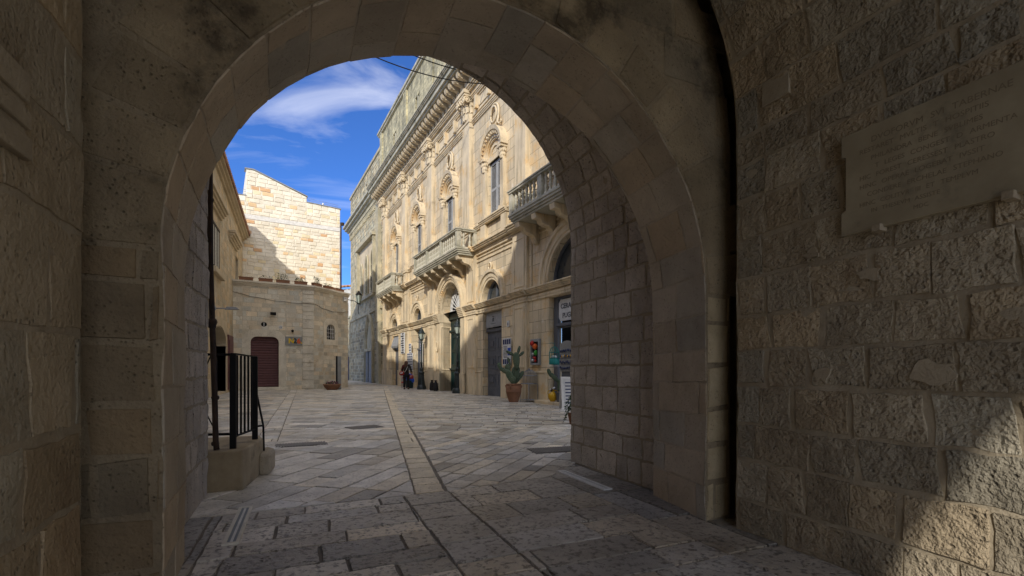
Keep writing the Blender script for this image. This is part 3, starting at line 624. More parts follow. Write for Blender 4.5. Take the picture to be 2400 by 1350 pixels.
# carved capitals
def spiral(c,r,turns,f,n=22,a0=0): return [f(c[0]+r*(1-.85*i/n)*cos(a0+turns*2*PI*i/n),c[1]+r*(1-.85*i/n)*sin(a0+turns*2*PI*i/n)) for i in range(n+1)]
def capital(w,h,d,name,z,mat_=None):
    b=MB(); rn=random.Random(3)
    b.lathe([(w*.78,0),(w*.80,h*.06),(w*.74,h*.1),(w*.82,h*.45),(w*1.05,h*.84)],(0,0,0),12)
    b.box(-w*1.25,w*1.25,-.02,d,h*.88,h)
    b.box(-w*1.15,w*1.15,-.02,d*.92,h*.80,h*.88)
    for sx in (-1,1):
        b.tube(spiral((sx*w*.85,h*.66),w*.38,1.6*sx,lambda u,v:(u,d*.9,v)),w*.085,6)      # front volutes
        b.tube(spiral((d*.62,h*.66),w*.38,1.6,lambda u,v,sx=sx:(sx*w*1.08,u,v)),w*.09,6)   # side volutes
        b.ball((sx*w*.85,d*.9,h*.66),w*.13); b.ball((sx*w*1.08,d*.62,h*.66),w*.13)
    for k in range(16): b.ball((rn.uniform(-.45,.45)*w,d*.9+rn.uniform(-.05,.05),h*(.62+rn.uniform(-.18,.2))),w*.12,6,4)   # fruit cluster
    for row,(zz,rr,nn) in enumerate(((.02,.86,7),(.24,1.0,6),(.40,1.05,5))):
        for k in range(nn):
            a=PI*(k+.5)/nn; x,y=w*rr*cos(a),max(.05,w*rr*sin(a)*.9)
            nx,ny=cos(a),sin(a); tx,ty=-ny,nx; hw=w*.22; hh=h*.26
            pts=[]
            for j,(t_,o_) in enumerate(((0,0),(.4,.02),(.75,.06),(1,.16),(.9,.22))):
                wj=hw*(1-.5*abs(t_-.45)) if j<3 else hw*.5
                for sg in (-1,1): pts.append((x+nx*o_*w+tx*wj*sg,y+ny*o_*w+ty*wj*sg,h*zz+hh*t_))
                pts.append((x+nx*(o_*w+.03),y+ny*(o_*w+.03),h*zz+hh*t_))
            fs=[]
            for j in range(4):
                o=j*3; fs+=[(o,o+2,o+5,o+3),(o+2,o+1,o+4,o+5)]
            b.add(pts,fs,(1,1,1),False)
    return b.build(name,mat_ or M['pal_trim'],pal)
cp=capital(.42,1.28,.55,'capital',0); cp.location=(pc[0],0,12.92)
for c in pc[1:]: copyo(cp,pal,(c,0,12.92))
# entablature between capitals
b=MB(); S0,S1=7.5,38.7
stepped(b,S0,S1,12.68,12.88,.02,.12,3); stepped(b,S0,S1,13.05,13.12,.05,.06,1)
b.box(S0,S1,-.02,.05,13.12,13.80)
stepped(b,S0,S1,13.80,14.0,.10,.20,3); b.box(S0,S1,-.02,.20,14.0,14.12); stepped(b,S0,S1,14.12,14.34,.26,.42,3); b.box(S0,S1,-.02,.22,14.34,14.92)
b.build('entablature',M['pal_trim'],pal,bevel=.006)
k=S0+.2
while k<S1-1.2:                          # frieze panels and the little blocks that part them
    if min(abs(k+.45-c) for c in pc)>.75:
        b=MB(); b.box(k,k+.9,.04,.09,13.68,13.73); b.box(k,k+.9,.04,.09,13.20,13.25); b.box(k,k+.05,.04,.09,13.25,13.68); b.box(k+.85,k+.9,.04,.09,13.25,13.68); b.build('frieze_panel',M['pal_trim'],pal,bevel=.008)
        b=MB(); b.box(k+1.0,k+1.16,.04,.2,13.16,13.78); b.build('frieze_block',M['pal_trim'],pal,bevel=.008)
    k+=1.3
b=MB()
b.box(S0,S1,-.02,.95,14.93,15.02); b.box(S0,S1,-.02,1.06,15.02,15.24); stepped(b,S0,S1,15.24,15.42,1.10,1.24,3)
b.build('cornice',M['pal_grey'],pal,bevel=.012)
b=MB(); w=.105                                # scroll bracket
prof=[(.2,14.36),(.30,14.34),(.36,14.42),(.40,14.55),(.52,14.60),(.70,14.62),(.84,14.68),(.88,14.80),(.86,14.93),(.2,14.93)]
mould(b,-w,w,prof)
for sx in (-1,1):
    b.tube(spiral((.33,14.50),.13,1.5,lambda u,v,sx=sx:(sx*w,u,v),18,2.2),.026,5); b.tube(spiral((.74,14.76),.10,-1.4,lambda u,v,sx=sx:(sx*w,u,v),16,-1),.022,5)
for k in range(4): b.ball((0,.42+.12*k,14.60+.02*k),.07,6,4,(1,1,1),(1,1,.6))
b.ball((0,.34,14.38),.09,6,5)
cn=b.build('console',M['pal_trim'],pal,bevel=.006); cn.location=(10.0,0,0)
k=10.5
while k<38.6: copyo(cn,pal,(k,0,0)); k+=.5
# attic storey above the cornice
b=MB(); at=[(c-.42,c+.42,16.5,18.4) for c in (24.3-5.15,24.3,29.5,34.8)]
grid_wall(b,7.5,39.2,15.4,19.9,at,.02,.3); b.build('attic_wall',M['attic'],pal)
b=MB(); b.box(39.2,39.21,-3,.02,15.4,19.9); b.box(7.5,39.2,-3.,-2.9,15.4,19.9); b.box(7.5,39.2,-12,-.3,14.9,15.0); b.build('attic_rear',M['attic'],pal)
b=MB(); b.box(7.5,39.35,-.4,.16,19.9,20.05); b.box(7.5,39.42,-.4,.24,20.05,20.24); b.build('attic_coping',M['pal_grey'],pal,bevel=.03)
for c in (22.0,26.8,32.0,38.6): b=MB(); b.box(c-.35,c+.35,0,.12,15.4,19.9); b.build('attic_pilaster',M['attic'],pal,bevel=.02)
for h in at:
    b=MB(); b.box(h[0],h[1],-.25,-.22,h[2],h[3]); ag=b.build('attic_window',M['glass'],pal)
    b=MB(); c=(h[0]+h[1])/2; b.box(c-.05,c+.05,-.2,.0,h[2],h[3]); b.box(h[0],h[1],-.2,-.1,h[3]-.5,h[3]-.42); b.box(h[0]-.1,h[1]+.1,.0,.07,h[2]-.1,h[2])
    b.build('mullion',M['pal_grey'],ag)
# windows of the piano nobile
def window(c,first):
    b=MB()
    for sx in (-1,1):
        b.box(sx*.84-.14 ,sx*.84+.14,-.02,.16,7.80,9.86)
        b.box(sx*.84-.2,sx*.84+.2,-.02,.22,7.80,7.95)
        b.box(sx*.84-.2,sx*.84+.2,-.02,.30,10.30,10.40)
        b.lathe([(.13,9.86),(.15,9.92),(.13,9.98),(.19,10.3)],(sx*.84,.09,0),8)
        for k in range(7):
            a=PI*k/6; b.ball((sx*.84+.15*cos(a),.09+.12*sin(a),10.0),.032,6,4,(1,1,1),(1,1,2.2)); b.ball((sx*.84+.18*cos(a+.2),.10+.14*sin(a+.2),10.16),.030,6,4,(1,1,1),(1,1,2))
    b.box(-.66,.66,-.35,.05,10.2,10.42)
    archsweep(b,0,10.40,[(.62,-.01),(.62,.08),(.68,.08),(.69,.13),(.78,.13),(.80,.20),(.92,.20),(.94,.30),(1.10,.34),(1.10,-.01)],None,24)
    for k in range(15):
        a=PI*(k+.5)/15; ca,sa=cos(a),sin(a); b.obox((ca*.86,.22,10.40+sa*.86),(ca*.05,0,sa*.05),(0,.05,0),(-sa*.03,0,ca*.03))
    archsweep(b,0,10.42,[(.34,-.01),(.34,.05),(.42,.05),(.42,-.01)],None,16)
    # roundel above with curling straps
    P=[(.27*cos(2*PI*i/20),.10,12.08+.33*sin(2*PI*i/20)) for i in range(21)]; b.tube(P,.05,6)
    P=[(.40*cos(2*PI*i/20),.06,12.05+.48*sin(2*PI*i/20)) for i in range(21)]; b.tube(P,.055,6)
    for sx in (-1,1):
        b.tube([(sx*.42,.08,11.85),(sx*.34,.08,11.62),(sx*.46,.08,11.5),(sx*.64,.08,11.46),(sx*.66,.08,11.56),(sx*.58,.08,11.58)],.04,6)
    o=b.build('window_surround',M['pal_trim'],pal); o.location=(c,0,0)
    b=MB(); b.box(-.62,.62,-.37,-.36,7.8,10.2); g=b.build('glazing',M['dark'],o)
    for k,sx in enumerate((-1,1)):
        b=MB(); x0,x1=(-.60,-.02) if sx<0 else (.02,.60); y0,y1=-.13,-.07
        b.box(x0,x0+.07,y0,y1,7.82,10.18); b.box(x1-.07,x1,y0,y1,7.82,10.18)
        for z in (7.82,8.95,10.08): b.box(x0+.07,x1-.07,y0,y1,z,z+.10)
        z=7.95
        while z<10.05:
            b.obox(((x0+x1)/2,-.095,z),((x1-x0)/2-.07,0,0),(0,.022,-.024),(0,.005,.010)); z+=.062
        b.build('shutter',M['shut'],o)
    return o
w0=window(wx[1],True)
for c in (wx[0],wx[2],wx[3],wx[4]): copytree(w0,pal,(c-wx[1],0,0))
# balconies
bp=[(.075,0),(.075,.07),(.04,.09),(.055,.16),(.068,.24),(.045,.32),(.032,.36),(.05,.39),(.032,.42),(.045,.46),(.06,.54),(.04,.62),(.07,.66),(.07,.70)]
bb=MB(); bb.lathe(bp,(0,0,0),10); bal0=None
def balcony(s0,s1,out,label,piers):
    global bal0
    b=MB(); z0=6.44
    for i in range(3): b.box(s0+.08-.04*i,s1-.08+.04*i,0,out-.10+.05*i,z0+i*.08,z0+(i+1)*.08)
    b.box(s0-.03,s1+.03,0,out+.03,z0+.24,z0+.32); b.box(s0,s1,out-.2,out,z0+.32,z0+.36); b.box(s0,s0+.2,0,out-.2,z0+.32,z0+.36); b.box(s1-.2,s1,0,out-.2,z0+.32,z0+.36)
    bo=b.build('balcony',M['pal_grey'],pal,bevel=.012)
    if label: bo['label']=label
    b=MB(); za=z0+.36+.70
    b.box(s0-.03,s1+.03,out-.23,out+.03,za,za+.07);b.box(s0-.06,s1+.06,out-.26,out+.06,za+.07,za+.13)
    for a in (s0,s1-.2): b.box(a-.03,a+.23,0,out-.26,za,za+.07); b.box(a-.06,a+.26,0,out-.26,za+.07,za+.13)
    b.build('handrail',M['pal_grey'],bo,bevel=.01)
    for a in [s0,s1-.22]+[p-.11 for p in piers]:
        b=MB(); b.box(a,a+.22,out-.22,out,z0+.36,za); b.box(a+.06,a+.16,out,out+.012,z0+.45,za-.08); b.build('pier',M['pal_grey'],bo,bevel=.01)
    for a in (s0,s1-.22):
        b=MB(); b.box(a,a+.22,0,.16,z0+.36,za); b.build('pier',M['pal_grey'],bo,bevel=.01)
    st=sorted([s0+.22]+[q for p in piers for q in (p-.11,p+.11)]+[s1-.22])
    spots=[]
    for i in range(0,len(st),2):
        L=st[i+1]-st[i]; n=max(1,round(L/.25)); spots+=[(st[i]+L*(k+.5)/n,out-.11) for k in range(n)]
    L=out-.22-.16
    n=max(1,round(L/.25)); spots+=[(a,.16+L*(k+.5)/n) for a in (s0+.11,s1-.11) for k in range(n)]
    for x,y in spots:
        if bal0 is None: bal0=bb.build('baluster',M['pal_grey'],bo); bal0.location=(x,y,z0+.36)
        else: copyo(bal0,bo,(x,y,z0+.36))
    nb=max(3,round((s1-s0)/1.05))
    for k in range(nb):
        x=s0+.35+(s1-s0-.7)*k/(nb-1); b=MB()
        mould(b,x-.14,x+.14,[(0,5.75),(.12,5.78),(.2,5.95),(.3,6.05),(.55,6.1),(.62,6.16),(.66,6.26),(.85,6.26),(.88,6.44),(0,6.44)]); b.build('bracket',M['pal_trim'],bo,bevel=.015)
balcony(20.65,27.1,1.0,'largest balcony, over the green portal',(22.8,24.9)); balcony(31.95,36.3,1.0,'smallest looking balcony, at the far end of the palace',(34.1,)); balcony(10.6,15.75,1.0,'balcony cut by the gate jamb above the shop',(13.7,12.2))
# portal
for x0,x1 in ((21.65,22.2),(25.0,25.7)):
    b=MB(); b.box(x0,x1,-.6,.20,0,3.72); b.box(x0-.0,x1+.05,-.6,.26,0,1.0)
    stepped(b,x0-.03,x1+.03,3.72,4.2,.24,.42,6); b.box(x0-.02 ,x1+.02,-.6,.24,3.72,4.2)
    if x0<22: b.build('portal_jamb',M['pal_trim'],pal,bevel=.012)
# panelled reveal on the far side of the doorway
for z0,z1 in ((1.15,3.5),):
    b.box(24.96,25.0,-.44,-.39,z0,z1); b.box(24.96,25.0,.10,.15,z0,z1); b.box(24.96,25.0,-.39,.10,z1-.05,z1); b.box(24.96,25.0,-.39,.10,z0,z0+.05)
P=[(25.35+.12*cos(2*PI*i/14),.24,2.42+.26*sin(2*PI*i/14)) for i in range(15)]; b.tube(P,.03,6); b.box(25.32,25.38,.2,.25,1.2,2.1); b.box(25.15,25.55,.2,.25,1.15,1.22)
b.build('portal_jamb',M['pal_trim'],pal,bevel=.012)
b=MB(); archsweep(b,23.6,4.2,[(1.395,-.02),(1.395,.10),(1.42,.12),(1.45,.2),(1.60,.2),(1.62,.28),(1.74,.28),(1.78,.36),(1.90,.36),(1.90,-.02)],None,32)
for k in range(34):
    a=PI*(k+.5)/34; ca,sa=cos(a),sin(a); b.obox((23.6+ca*1.53,.22,4.2+sa*1.53),(ca*.05,0,sa*.05),(0,.03,0),(-sa*.035,0,ca*.035)); 
for k in range(9):
    a=PI-PI*(k+.5)/18; ca,sa=cos(a),sin(a)
    for o_ in (-.32,-.06): b.obox((23.6+ca*1.38,o_,4.2+sa*1.38),(ca*.02,0,sa*.02),(0,.10,0),(-sa*.09,0,ca*.09))
b.build('portal_arch',M['pal_trim'],pal)
dr=MB(); dr.box(22.2,25.0,-1.0,-.93,0,3.9); dr.box(22.2,25.0,-.93,-.80,3.86,4.2); dr.box(22.2,25.0,-.93,-.84,3.2,3.3); dr.box(22.2,25.0,-.93,-.84,1.15,1.25); dr.box(24.06,23.64,-.93,-.86,0,3.2)
for x in (22.45,23.8):
    for z0,z1 in ((.2,1.05),(1.4,2.1),(2.2,3.1)): dr.box(x,x+.95,-.93,-.89,z0,z0+.05); dr.box(x,x+.95,-.93,-.89,z1,z1+.05); dr.box(x,x+.05,-.93,-.89,z0+.05,z1); dr.box(x+.9,x+.95,-.93,-.89,z0+.05,z1)
    P=[(x+.47+.35*cos(PI*i/10),-.89,2.6+.35*sin(PI*i/10)) for i in range(11)]; dr.tube(P,.02,5)
dg_=dr.build('portal_door',M['dgreen'],pal,bevel=.008); dg_.location.y=.5
b=MB(); b.box(22.2,25.0,-1.02,-.99,4.2,5.5); b.build('fanlight_glass',M['dark'],pal).location.y=.5
b=MB()
for k in range(15):
    a=PI*(k+.5)/15; b.obox((23.6+cos(a)*.72,-.88,4.24+sin(a)*.72),(cos(a)*.50,0,sin(a)*.50),(0,.015,0),(-sin(a)*.026,0,cos(a)*.026))
    for r_ in (1.15,1.27):
        P=[(23.6+cos(a)*r_+.06*cos(2*PI*i/8),-.87,4.24+sin(a)*r_+.06*sin(2*PI*i/8)) for i in range(9)]; b.tube(P,.02,4)
for r_ in (.22,1.08,1.20,1.33): archsweep(b,23.6,4.22,[(r_-.02,-.9),(r_-.02,-.86),(r_+.02,-.86),(r_+.02,-.9)],None,20)
b.build('fanlight',M['white'],pal).location.y=.5
# glazing of the other arches
for cx,zs,r,ry in ((13.2,4.22,1.46,1),(19.125,4.22,.875,1),(29.4,4.22,.8,1),(34.7,3.95,.8,1.12)):
    b=MB(); b.box(cx-r,cx+r,-.5,-.48,zs-.3,zs+r*ry); b.build('arch_glazing',M['glass'],pal).location.y=.2
    b=MB(); archsweep(b,cx,zs,[(r-.07,-.48),(r-.07,-.40),(r,-.40),(r,-.48)],None,20,ry); b.box(cx-r,cx+r,-.48,-.40,zs-.05,zs+.02); b.box(cx-.025,cx+.025,-.48,-.42,zs,zs+r*ry*.96); b.build('arch_window_frame',M['dgrey'],pal).location.y=.2
# grey door with transom
dp=MB(); x0,x1=18.2,20.0
dp.box(x0,x1,-.50,-.44,0,2.86); 
for z0,z1 in ((.45,.95),(1.25,1.75),(2.05,2.55)):
    for xx in (x0+.14,x0+1.0): dp.box(xx,xx+.64,-.44,-.42,z0,z0+.05); dp.box(xx,xx+.64,-.44,-.42,z1,z1+.05); dp.box(xx,xx+.05,-.44,-.42,z0+.05,z1); dp.box(xx+.59,xx+.64,-.44,-.42,z0+.05,z1); dp.box(xx+.17,xx+.47,-.44,-.40,z0+.16,z1-.11)
dp.box(x0,x1,-.46,-.36,2.86,3.0); dp.box(x0,x0+.09,-.46,-.38,3.0,3.70); dp.box(x1-.09,x1,-.46,-.38,3.0,3.70)
for k in (0,): dp.ball((x0+.85,-.38,1.45),.035,6,5); dp.box(x0+.80,x0+1.0,-.44,-.38,1.18,1.21)
dd=dp.build('grey_door',M['dgrey'],pal,bevel=.006); dd.location.y=.2
b=MB(); b.box(x0+.1,x1-.1,-.47,-.45,3.0,3.7); b.build('transom_glass',M['glass'],dd)
b=MB(); b.obox((19.1,-.30,3.36),(.76,0,0),(0,.01,.035),(0,-.02,.30)); ts=b.build('transom_sign',M['lgrey'],dd)
text('R',.24,M['ink'],dd,(19.22,-.275,3.28),(PI/2-.08,0,PI),.004,.004,'emblem')
b=MB(); b.box(19.06,19.24,-.285,-.275,3.49,3.51); b.box(18.9,19.35,-.275,-.265,3.18,3.195); b.build('emblem_bar',M['ink'],dd)
# carved letters over the grey door
text('MVSEO',.16,M['pal_trim'],pal,(19.75,.06,3.76),(PI/2,0,PI),.01,.002,'carved_letters').hide_render=False
bpy.data.objects.remove(bpy.data.objects['carved_letters'])
# shop doorway (nearest bay)
sh=MB(); sh.box(11.74,14.66,-3.0,-2.95,.12,3.72); sh.box(11.74,14.66,-3.0,-.5,3.70,3.72); sh.box(14.64,14.66,-3.0,-.56,.12,3.7); sh.box(11.74,14.66,-3.0,-.3,.05,.12); sh.build('shop_interior',M['dark'],pal)
sh=MB(); sh.box(14.42,14.66,-.52,-.42,.12,3.72); sh.box(11.74,14.42,-.52,-.42,2.62,2.80); sh.box(11.74,14.42,-.44,-.34,2.68,2.76); sh.box(11.74,14.42,-.52,-.42,3.64,3.72); sh.box(13.7,14.4,-1.2,-1.14,.14,2.6); sh.box(13.85,14.25,-1.14,-1.12,1.5,2.3)
sf=sh.build('shop_door_frame',M['dgrey'],pal,bevel=.01); sf.location.y=.2
b=MB(); b.prism([(14.32,2.98),(14.22,2.86),(11.9,2.86),(11.9,3.60),(14.22,3.60),(14.32,3.48)],lambda u,v,d:(u,d,v),-.44,-.40); b.build('sign_panel',M['paper'],sf)
text('CERAMICHE',.24,M['dgrey'],sf,(14.20,-.395,3.28),(PI/2,0,PI),.004,.006,'sign_lettering'); text('PUGLIESI',.24,M['dgrey'],sf,(14.10,-.395,2.96),(PI/2,0,PI),.004,.006,'sign_lettering')
b=MB(); b.box(11.7,14.9,-.5,.45,0,.12); b.build('doorstep',M['pal_trim'],pal,bevel=.02)
# doors of the two far bays
b=MB(); b.box(28.55,30.15,-.5,-.46,2.5,3.7); b.box(28.55,30.15,-.46,-.38,2.42,2.52); b.box(30.0,30.15,-.5,-.42,0,2.42); b.box(28.55,28.7,-.5,-.42,0,2.42); b.build('shop_transom',M['dgrey'],pal).location.y=.2
b=MB(); b.box(28.55,30.15,-2.0,-1.95,0,2.5); b.box(28.55,30.15,-2.0,-.5,2.5,2.52); b.box(30.13,30.15,-2.,-.55,0,2.5); b.build('shop_interior',M['dark'],pal)
b=MB(); b.box(33.9,35.5,-.5,-.44,0,2.7); b.box(33.9,35.5,-.44,-.36,2.62,2.74); b.box(34.7,34.74,-.44,-.40,0,2.6); fd=b.build('grey_door',M['dgrey'],pal); fd.location.y=.2
b=MB(); b.obox((34.7,-.22,3.2),(.72,0,0),(0,.02,.06),(0,-.12,.40)); b.build('awning_board',M['lgrey'],fd)
# ------------------------------------------------------------------ church beyond the palace
ch=thing('old_church','weathered grey stone church with lancet windows beyond the palace','church',(9.2,0,0),FA)
lan=[(41.0,42.45,7.9,11.0),(43.35,44.8,7.9,11.0),(48.3,49.2,8.4,10.4)]
chh=lan+[(41.5,44.55,0,3.9),(44.3,44.9,16.6,18.0)]
b=MB(); grid_wall(b,38.4,52.1,0,16.2,chh[:4],0,.5); grid_wall(b,38.4,52.1,16.2,18.9,[chh[4]],0,.3); b.box(52.05,52.1,-8,0,0,18.9); b.build('wall_core',M['church_joint'],ch)
def fm(u,v,w): return (u,w,v)
b=MB()
blocks(b,[(38.4,0),(52.1,0),(52.1,5.0),(38.4,5.0)],fm,(.26,.36),(.35,.8),gap=.03,proud=.02,pv=.015,seed=51,holes=[(41.3,44.75,0,5.6)],colf=gcol(.45,.95),bev=.02,seg=.3,jit=.02)
b.build('wall',M['church'],ch); b=MB()
blocks(b,[(38.4,5.0),(52.1,5.0),(52.1,15.4),(38.4,15.4)],fm,(.28,.34),(.35,.8),gap=.025,proud=.018,pv=.012,seed=52,holes=[(40.8,47.5,7.7,12.5),(48.1,49.4,8.2,10.9)],colf=gcol(.75,1.15),bev=.02,seg=.3,jit=.015)
b.build('wall',M['church'],ch); b=MB()
blocks(b,[(38.4,16.1),(52.1,16.1),(52.1,18.8),(38.4,18.8)],fm,(.28,.34),(.35,.8),gap=.03,proud=.02,pv=.015,seed=53,holes=[(44.2,45.0,16.5,18.1)],colf=gcol(.6,1.15),bev=.02,seg=.3,jit=.02)
for sx_ in (38.45,): pass
b.build('wall',M['church'],ch)
b=MB(); b.box(38.5,52.4,-.02,.35,15.42,15.6); b.box(38.5,52.55,-.02,.55,15.6,15.85); b.box(38.5,52.65,-.02,.72,15.85,16.1); b.build('cornice',M['pal_grey'],ch,bevel=.02)
b=MB(); k=38.8
while k<52: archsweep(b,k,14.85,[(.12,0),(.12,.16),(.2,.16),(.2,0)],14.6,6); b.box(k-.2,k+.2,0,.2,15.05,15.42); k+=.42
b.build('corbel_table',M['church'],ch)
b=MB(); b.box(38.5,52.15,-.02,.14,6.05,6.3); b.box(38.4,52.3,-.3,.1,18.9,19.15); b.box(38.9,39.7,0,.28,5,14.6); b.box(38.9,39.7,0,.22,0,5)
for c in (40.75,47.5): b.box(c-.12,c+.12,0,.3,7.6,12.6)
b.box(40.5,47.75,0,.4,12.4,12.65); b.box(40.8,47.5,0,.28,7.45,7.7); b.build('stone_trim',M['church'],ch,bevel=.02)
b=MB(); b.box(40.87,47.38,.0,.02,7.7,12.4)  # framed panel
b.build('window_panel',M['pal_trim'],ch)
def lancet(mb,cx,z0,zs,hw,o,grow=.0):
    pts=[(cx-hw,z0),(cx+hw,z0),(cx+hw,zs)]
    Rr=hw*2.2
    for i in range(1,9):
        t=i/8*math.acos((Rr-hw)/Rr); pts.append((cx+hw-Rr+Rr*cos(t),zs+Rr*sin(t)))
    for i in range(7,-1,-1):
        t=i/8*math.acos((Rr-hw)/Rr); pts.append((cx-hw+Rr-Rr*cos(t),zs+Rr*sin(t)))
    return pts
for cx,z0,zs,hw in ((41.75,7.9,10.4,.55),(43.95,7.9,10.4,.55),(46.2,8.2,10.2,.45),(48.75,8.4,10.2,.42)):
    P=lancet(None,cx,z0,zs,hw,0); b=MB(); b.prism(P,lambda u,v,d:(u,d,v),.01,.05); wn=b.build('lancet_window',M['glass'],ch)
    P2=P+[P[0]]; b=MB(); b.tube([(u,.09,v) for u,v in P2],.07,6); b.box(cx-.03,cx+.03,.05,.10,z0,zs+.8)
    for z in (z0+.8,z0+1.6,z0+2.3): b.box(cx-hw,cx+hw,.05,.08,z,z+.04)
    b.build('tracery',M['church'],wn)
b=MB(); b.box(44.3,44.9,-.25,-.2,16.6,18.0); b.build('attic_window',M['glass'],ch)
# pointed doorway
P=lancet(None,43.0,0,3.3,1.55,0)
b=MB(); b.prism([(p[0],p[1]) for p in P],lambda u,v,d:(u,d,v),-.15,.0); b.prism(P,lambda u,v,d:(u,d,v),-.001,.004); 
b.build('blind_arch_infill',M['church'],ch)
b=MB(); b.tube([(u,.06,v) for u,v in P[1:]+[P[0]]],.17,8); b.tube([(43+(u-43)*.86,.03,v*.95) for u,v in P[1:]+[P[0]]],.1,8); b.build('pointed_archivolt',M['church'],ch)
b=MB(); b.box(41.9,42.8,-.0,.10,0,2.75); b.box(43.45,44.45,.0,.10,0,2.75); d1=b.build('door',M['dgrey'],ch)
b=MB(); b.box(42.8,43.45,-.0,.03,.0,2.75); b.build('door_opening',M['lgrey'],ch)
b=MB(); b.box(41.6,44.7,0,.2,2.75,3.0); b.build('lintel',M['church'],ch,bevel=.02)
# low stone house beyond the church
lh=thing('low_stone_house','low old stone house adjoining the church at the end of the street','house',(9.2,0,0),FA)
b=MB(); b.box(52.15,60,-6,-.02,0,6.7); b.build('wall_core',M['church_joint'],lh)
b=MB(); blocks(b,[(52.15,0),(60,0),(60,6.6),(52.15,6.6)],fm,(.28,.36),(.35,.8),gap=.03,proud=.02,pv=.015,seed=55,colf=gcol(.6,1.0),bev=.02,seg=.4,jit=.02); b.build('wall',M['church'],lh)
b=MB(); b.box(52.2,60,-.1,.12,6.6,6.8); b.build('coping',M['pal_grey'],lh)
b=MB(); b.box(53.0,54.6,.0,.08,0,2.5); b.build('shop_front',M['navy'],lh); b=MB(); b.box(53.6,54.0,.08,.12,.1,1.4); b.build('timber_door',M['terra'],lh)
# white house with tiled roof at the far end
wh=thing('white_house','white rendered house with tiled roof far behind the street corner','house',(4.0,58,0),.2)
b=MB(); b.prism([(-6,0),(5,0),(5,11.6),(-4,9.6),(-6,9.6)],lambda u,v,d:(u,d,v),0,8); b.build('wall',M['whitewall'],wh)
b=MB()
for k in range(30): 
    x=-6+k*.4; z=11.75+ (x-5)*.18; b.tube([(x,-.3,z-.06),(x,8.2,z+1.0)],.14,6)
b.prism([(-6.3,9.72),(5.3,11.7),(5.3,11.85),(-6.3,9.87)],lambda u,v,d:(u,d,v),-.2,.1); b.build('tiled_roof',M['tile'],wh)
b=MB(); b.tube([(0.5,-.1,0),(.5,-.1,9)],.05,6); b.build('conduit',M['wcable'],wh)
# ------------------------------------------------------------------ corner shop building with rolled shutter
A=(-3.64,29.8);B=(.47,30.18);Cc=(2.57,32.4)
cb=thing('corner_shop_building','low pale stone corner building with maroon roller shutter and rooftop planters','building')
def pm(p,q):
    dx,dy=q[0]-p[0],q[1]-p[1];L=math.hypot(dx,dy);dx/=L;dy/=L
    return (lambda u,v,w:(p[0]+dx*u+dy*w,p[1]+dy*u-dx*w,v)),L
fAB,LAB=pm(A,B); fBC,LBC=pm(B,Cc)
def pbox(mb,f,u0,u1,v0,v1,w0,w1,t=(1,1,1)):
    V=[f(u0,v0,w0),f(u1,v0,w0),f(u1,v1,w0),f(u0,v1,w0),f(u0,v0,w1),f(u1,v0,w1),f(u1,v1,w1),f(u0,v1,w1)]
    mb.add(V,[(0,3,2,1),(4,5,6,7),(0,1,5,4),(1,2,6,5),(2,3,7,6),(3,0,4,7)],t)
HZ=6.0
def gw(mb,f,u0,u1,z0,z1,holes,depth):
    t=MB(); grid_wall(t,u0,u1,z0,z1,holes,0,depth)
    for F_,tt in zip(t.f,t.t): mb.add([f(t.v[i][0],t.v[i][2],t.v[i][1]) for i in F_],[tuple(range(len(F_)))],tt)
dh=(.82,2.30,.18,3.05); wh_=(1.05,1.78,3.02,3.95)
b=MB(); gw(b,fAB,0,LAB,0,HZ,[dh],.35); gw(b,fBC,0,LBC,0,HZ,[wh_],.35)
b.add([(A[0],A[1],HZ),(B[0],B[1],HZ),(Cc[0],Cc[1],HZ),(2.6,36,HZ),(-3.64,36,HZ)],[(0,1,2,3,4)]); b.add([(Cc[0],Cc[1],0),(2.75,36,0),(2.75,36,HZ),(Cc[0],Cc[1],HZ)],[(0,1,2,3)])
b.build('wall_core',M['n26_joint'],cb)
b=MB(); bk=dict(gap=.014,proud=.006,pv=.006,bev=.012,seg=.3,rough=.012,jit=.012)
blocks(b,[(0,0),(LAB,0),(LAB,HZ-.1),(0,HZ-.1)],fAB,(.22,.29),(.3,.62),seed=61,holes=[(.46,2.64,0,3.42)],colf=gcol(.82,1.12),**bk)
b.build('wall',M['n26'],cb); b=MB()
blocks(b,[(0,0),(LBC,0),(LBC,HZ-.1),(0,HZ-.1)],fBC,(.22,.29),(.3,.6),seed=62,holes=[(.80,2.05,2.7,4.3)],colf=gcol(.72,1.05),**bk)
b.build('wall',M['n26'],cb)
# door surround
def cornerarch(u0,u1,z0,z1,r,n=6):
    P=[(u0,z0),(u1,z0)]+[(u1-r+r*cos(PI/2*i/n),z1-r+r*sin(PI/2*i/n)) for i in range(n+1)]+[(u0+r-r*sin(PI/2*i/n),z1-r+r*cos(PI/2*i/n)) for i in range(n+1)]
    return P
def frame(mb,f,outer,inner,w0,w1):   # between two outlines with the same number of points
    n=len(outer)
    V=[f(u,v,w1) for u,v in outer]+[f(u,v,w1) for u,v in inner]+[f(u,v,w0) for u,v in outer]+[f(u,v,w0) for u,v in inner]
    fs=[]
    for i in range(n):
        j=(i+1)%n
        if i==0: continue
        fs+=[(i,j,n+j,n+i),(n+i,n+j,3*n+j,3*n+i),(i,j,2*n+j,2*n+i)]
    mb.add(V,fs)
b=MB(); frame(b,fAB,cornerarch(.44,2.66,0,3.44,.7),cornerarch(.86,2.27,.0,3.04,.32),-.3,.03); b.build('door_surround',M['n26'],cb)
b=MB()
for k in range(20):
    z=.2+k*.145; P=[(0,z),(.035,z+.02),(.045,z+.07),(.035,z+.125),(0,z+.14)]
    V=[fAB(.84,zz,-.28+w) for w,zz in P]+[fAB(2.29,zz,-.28+w) for w,zz in P]; b.add(V,[(i,i+1,6+i,5+i) for i in range(4)],(1,1,1))
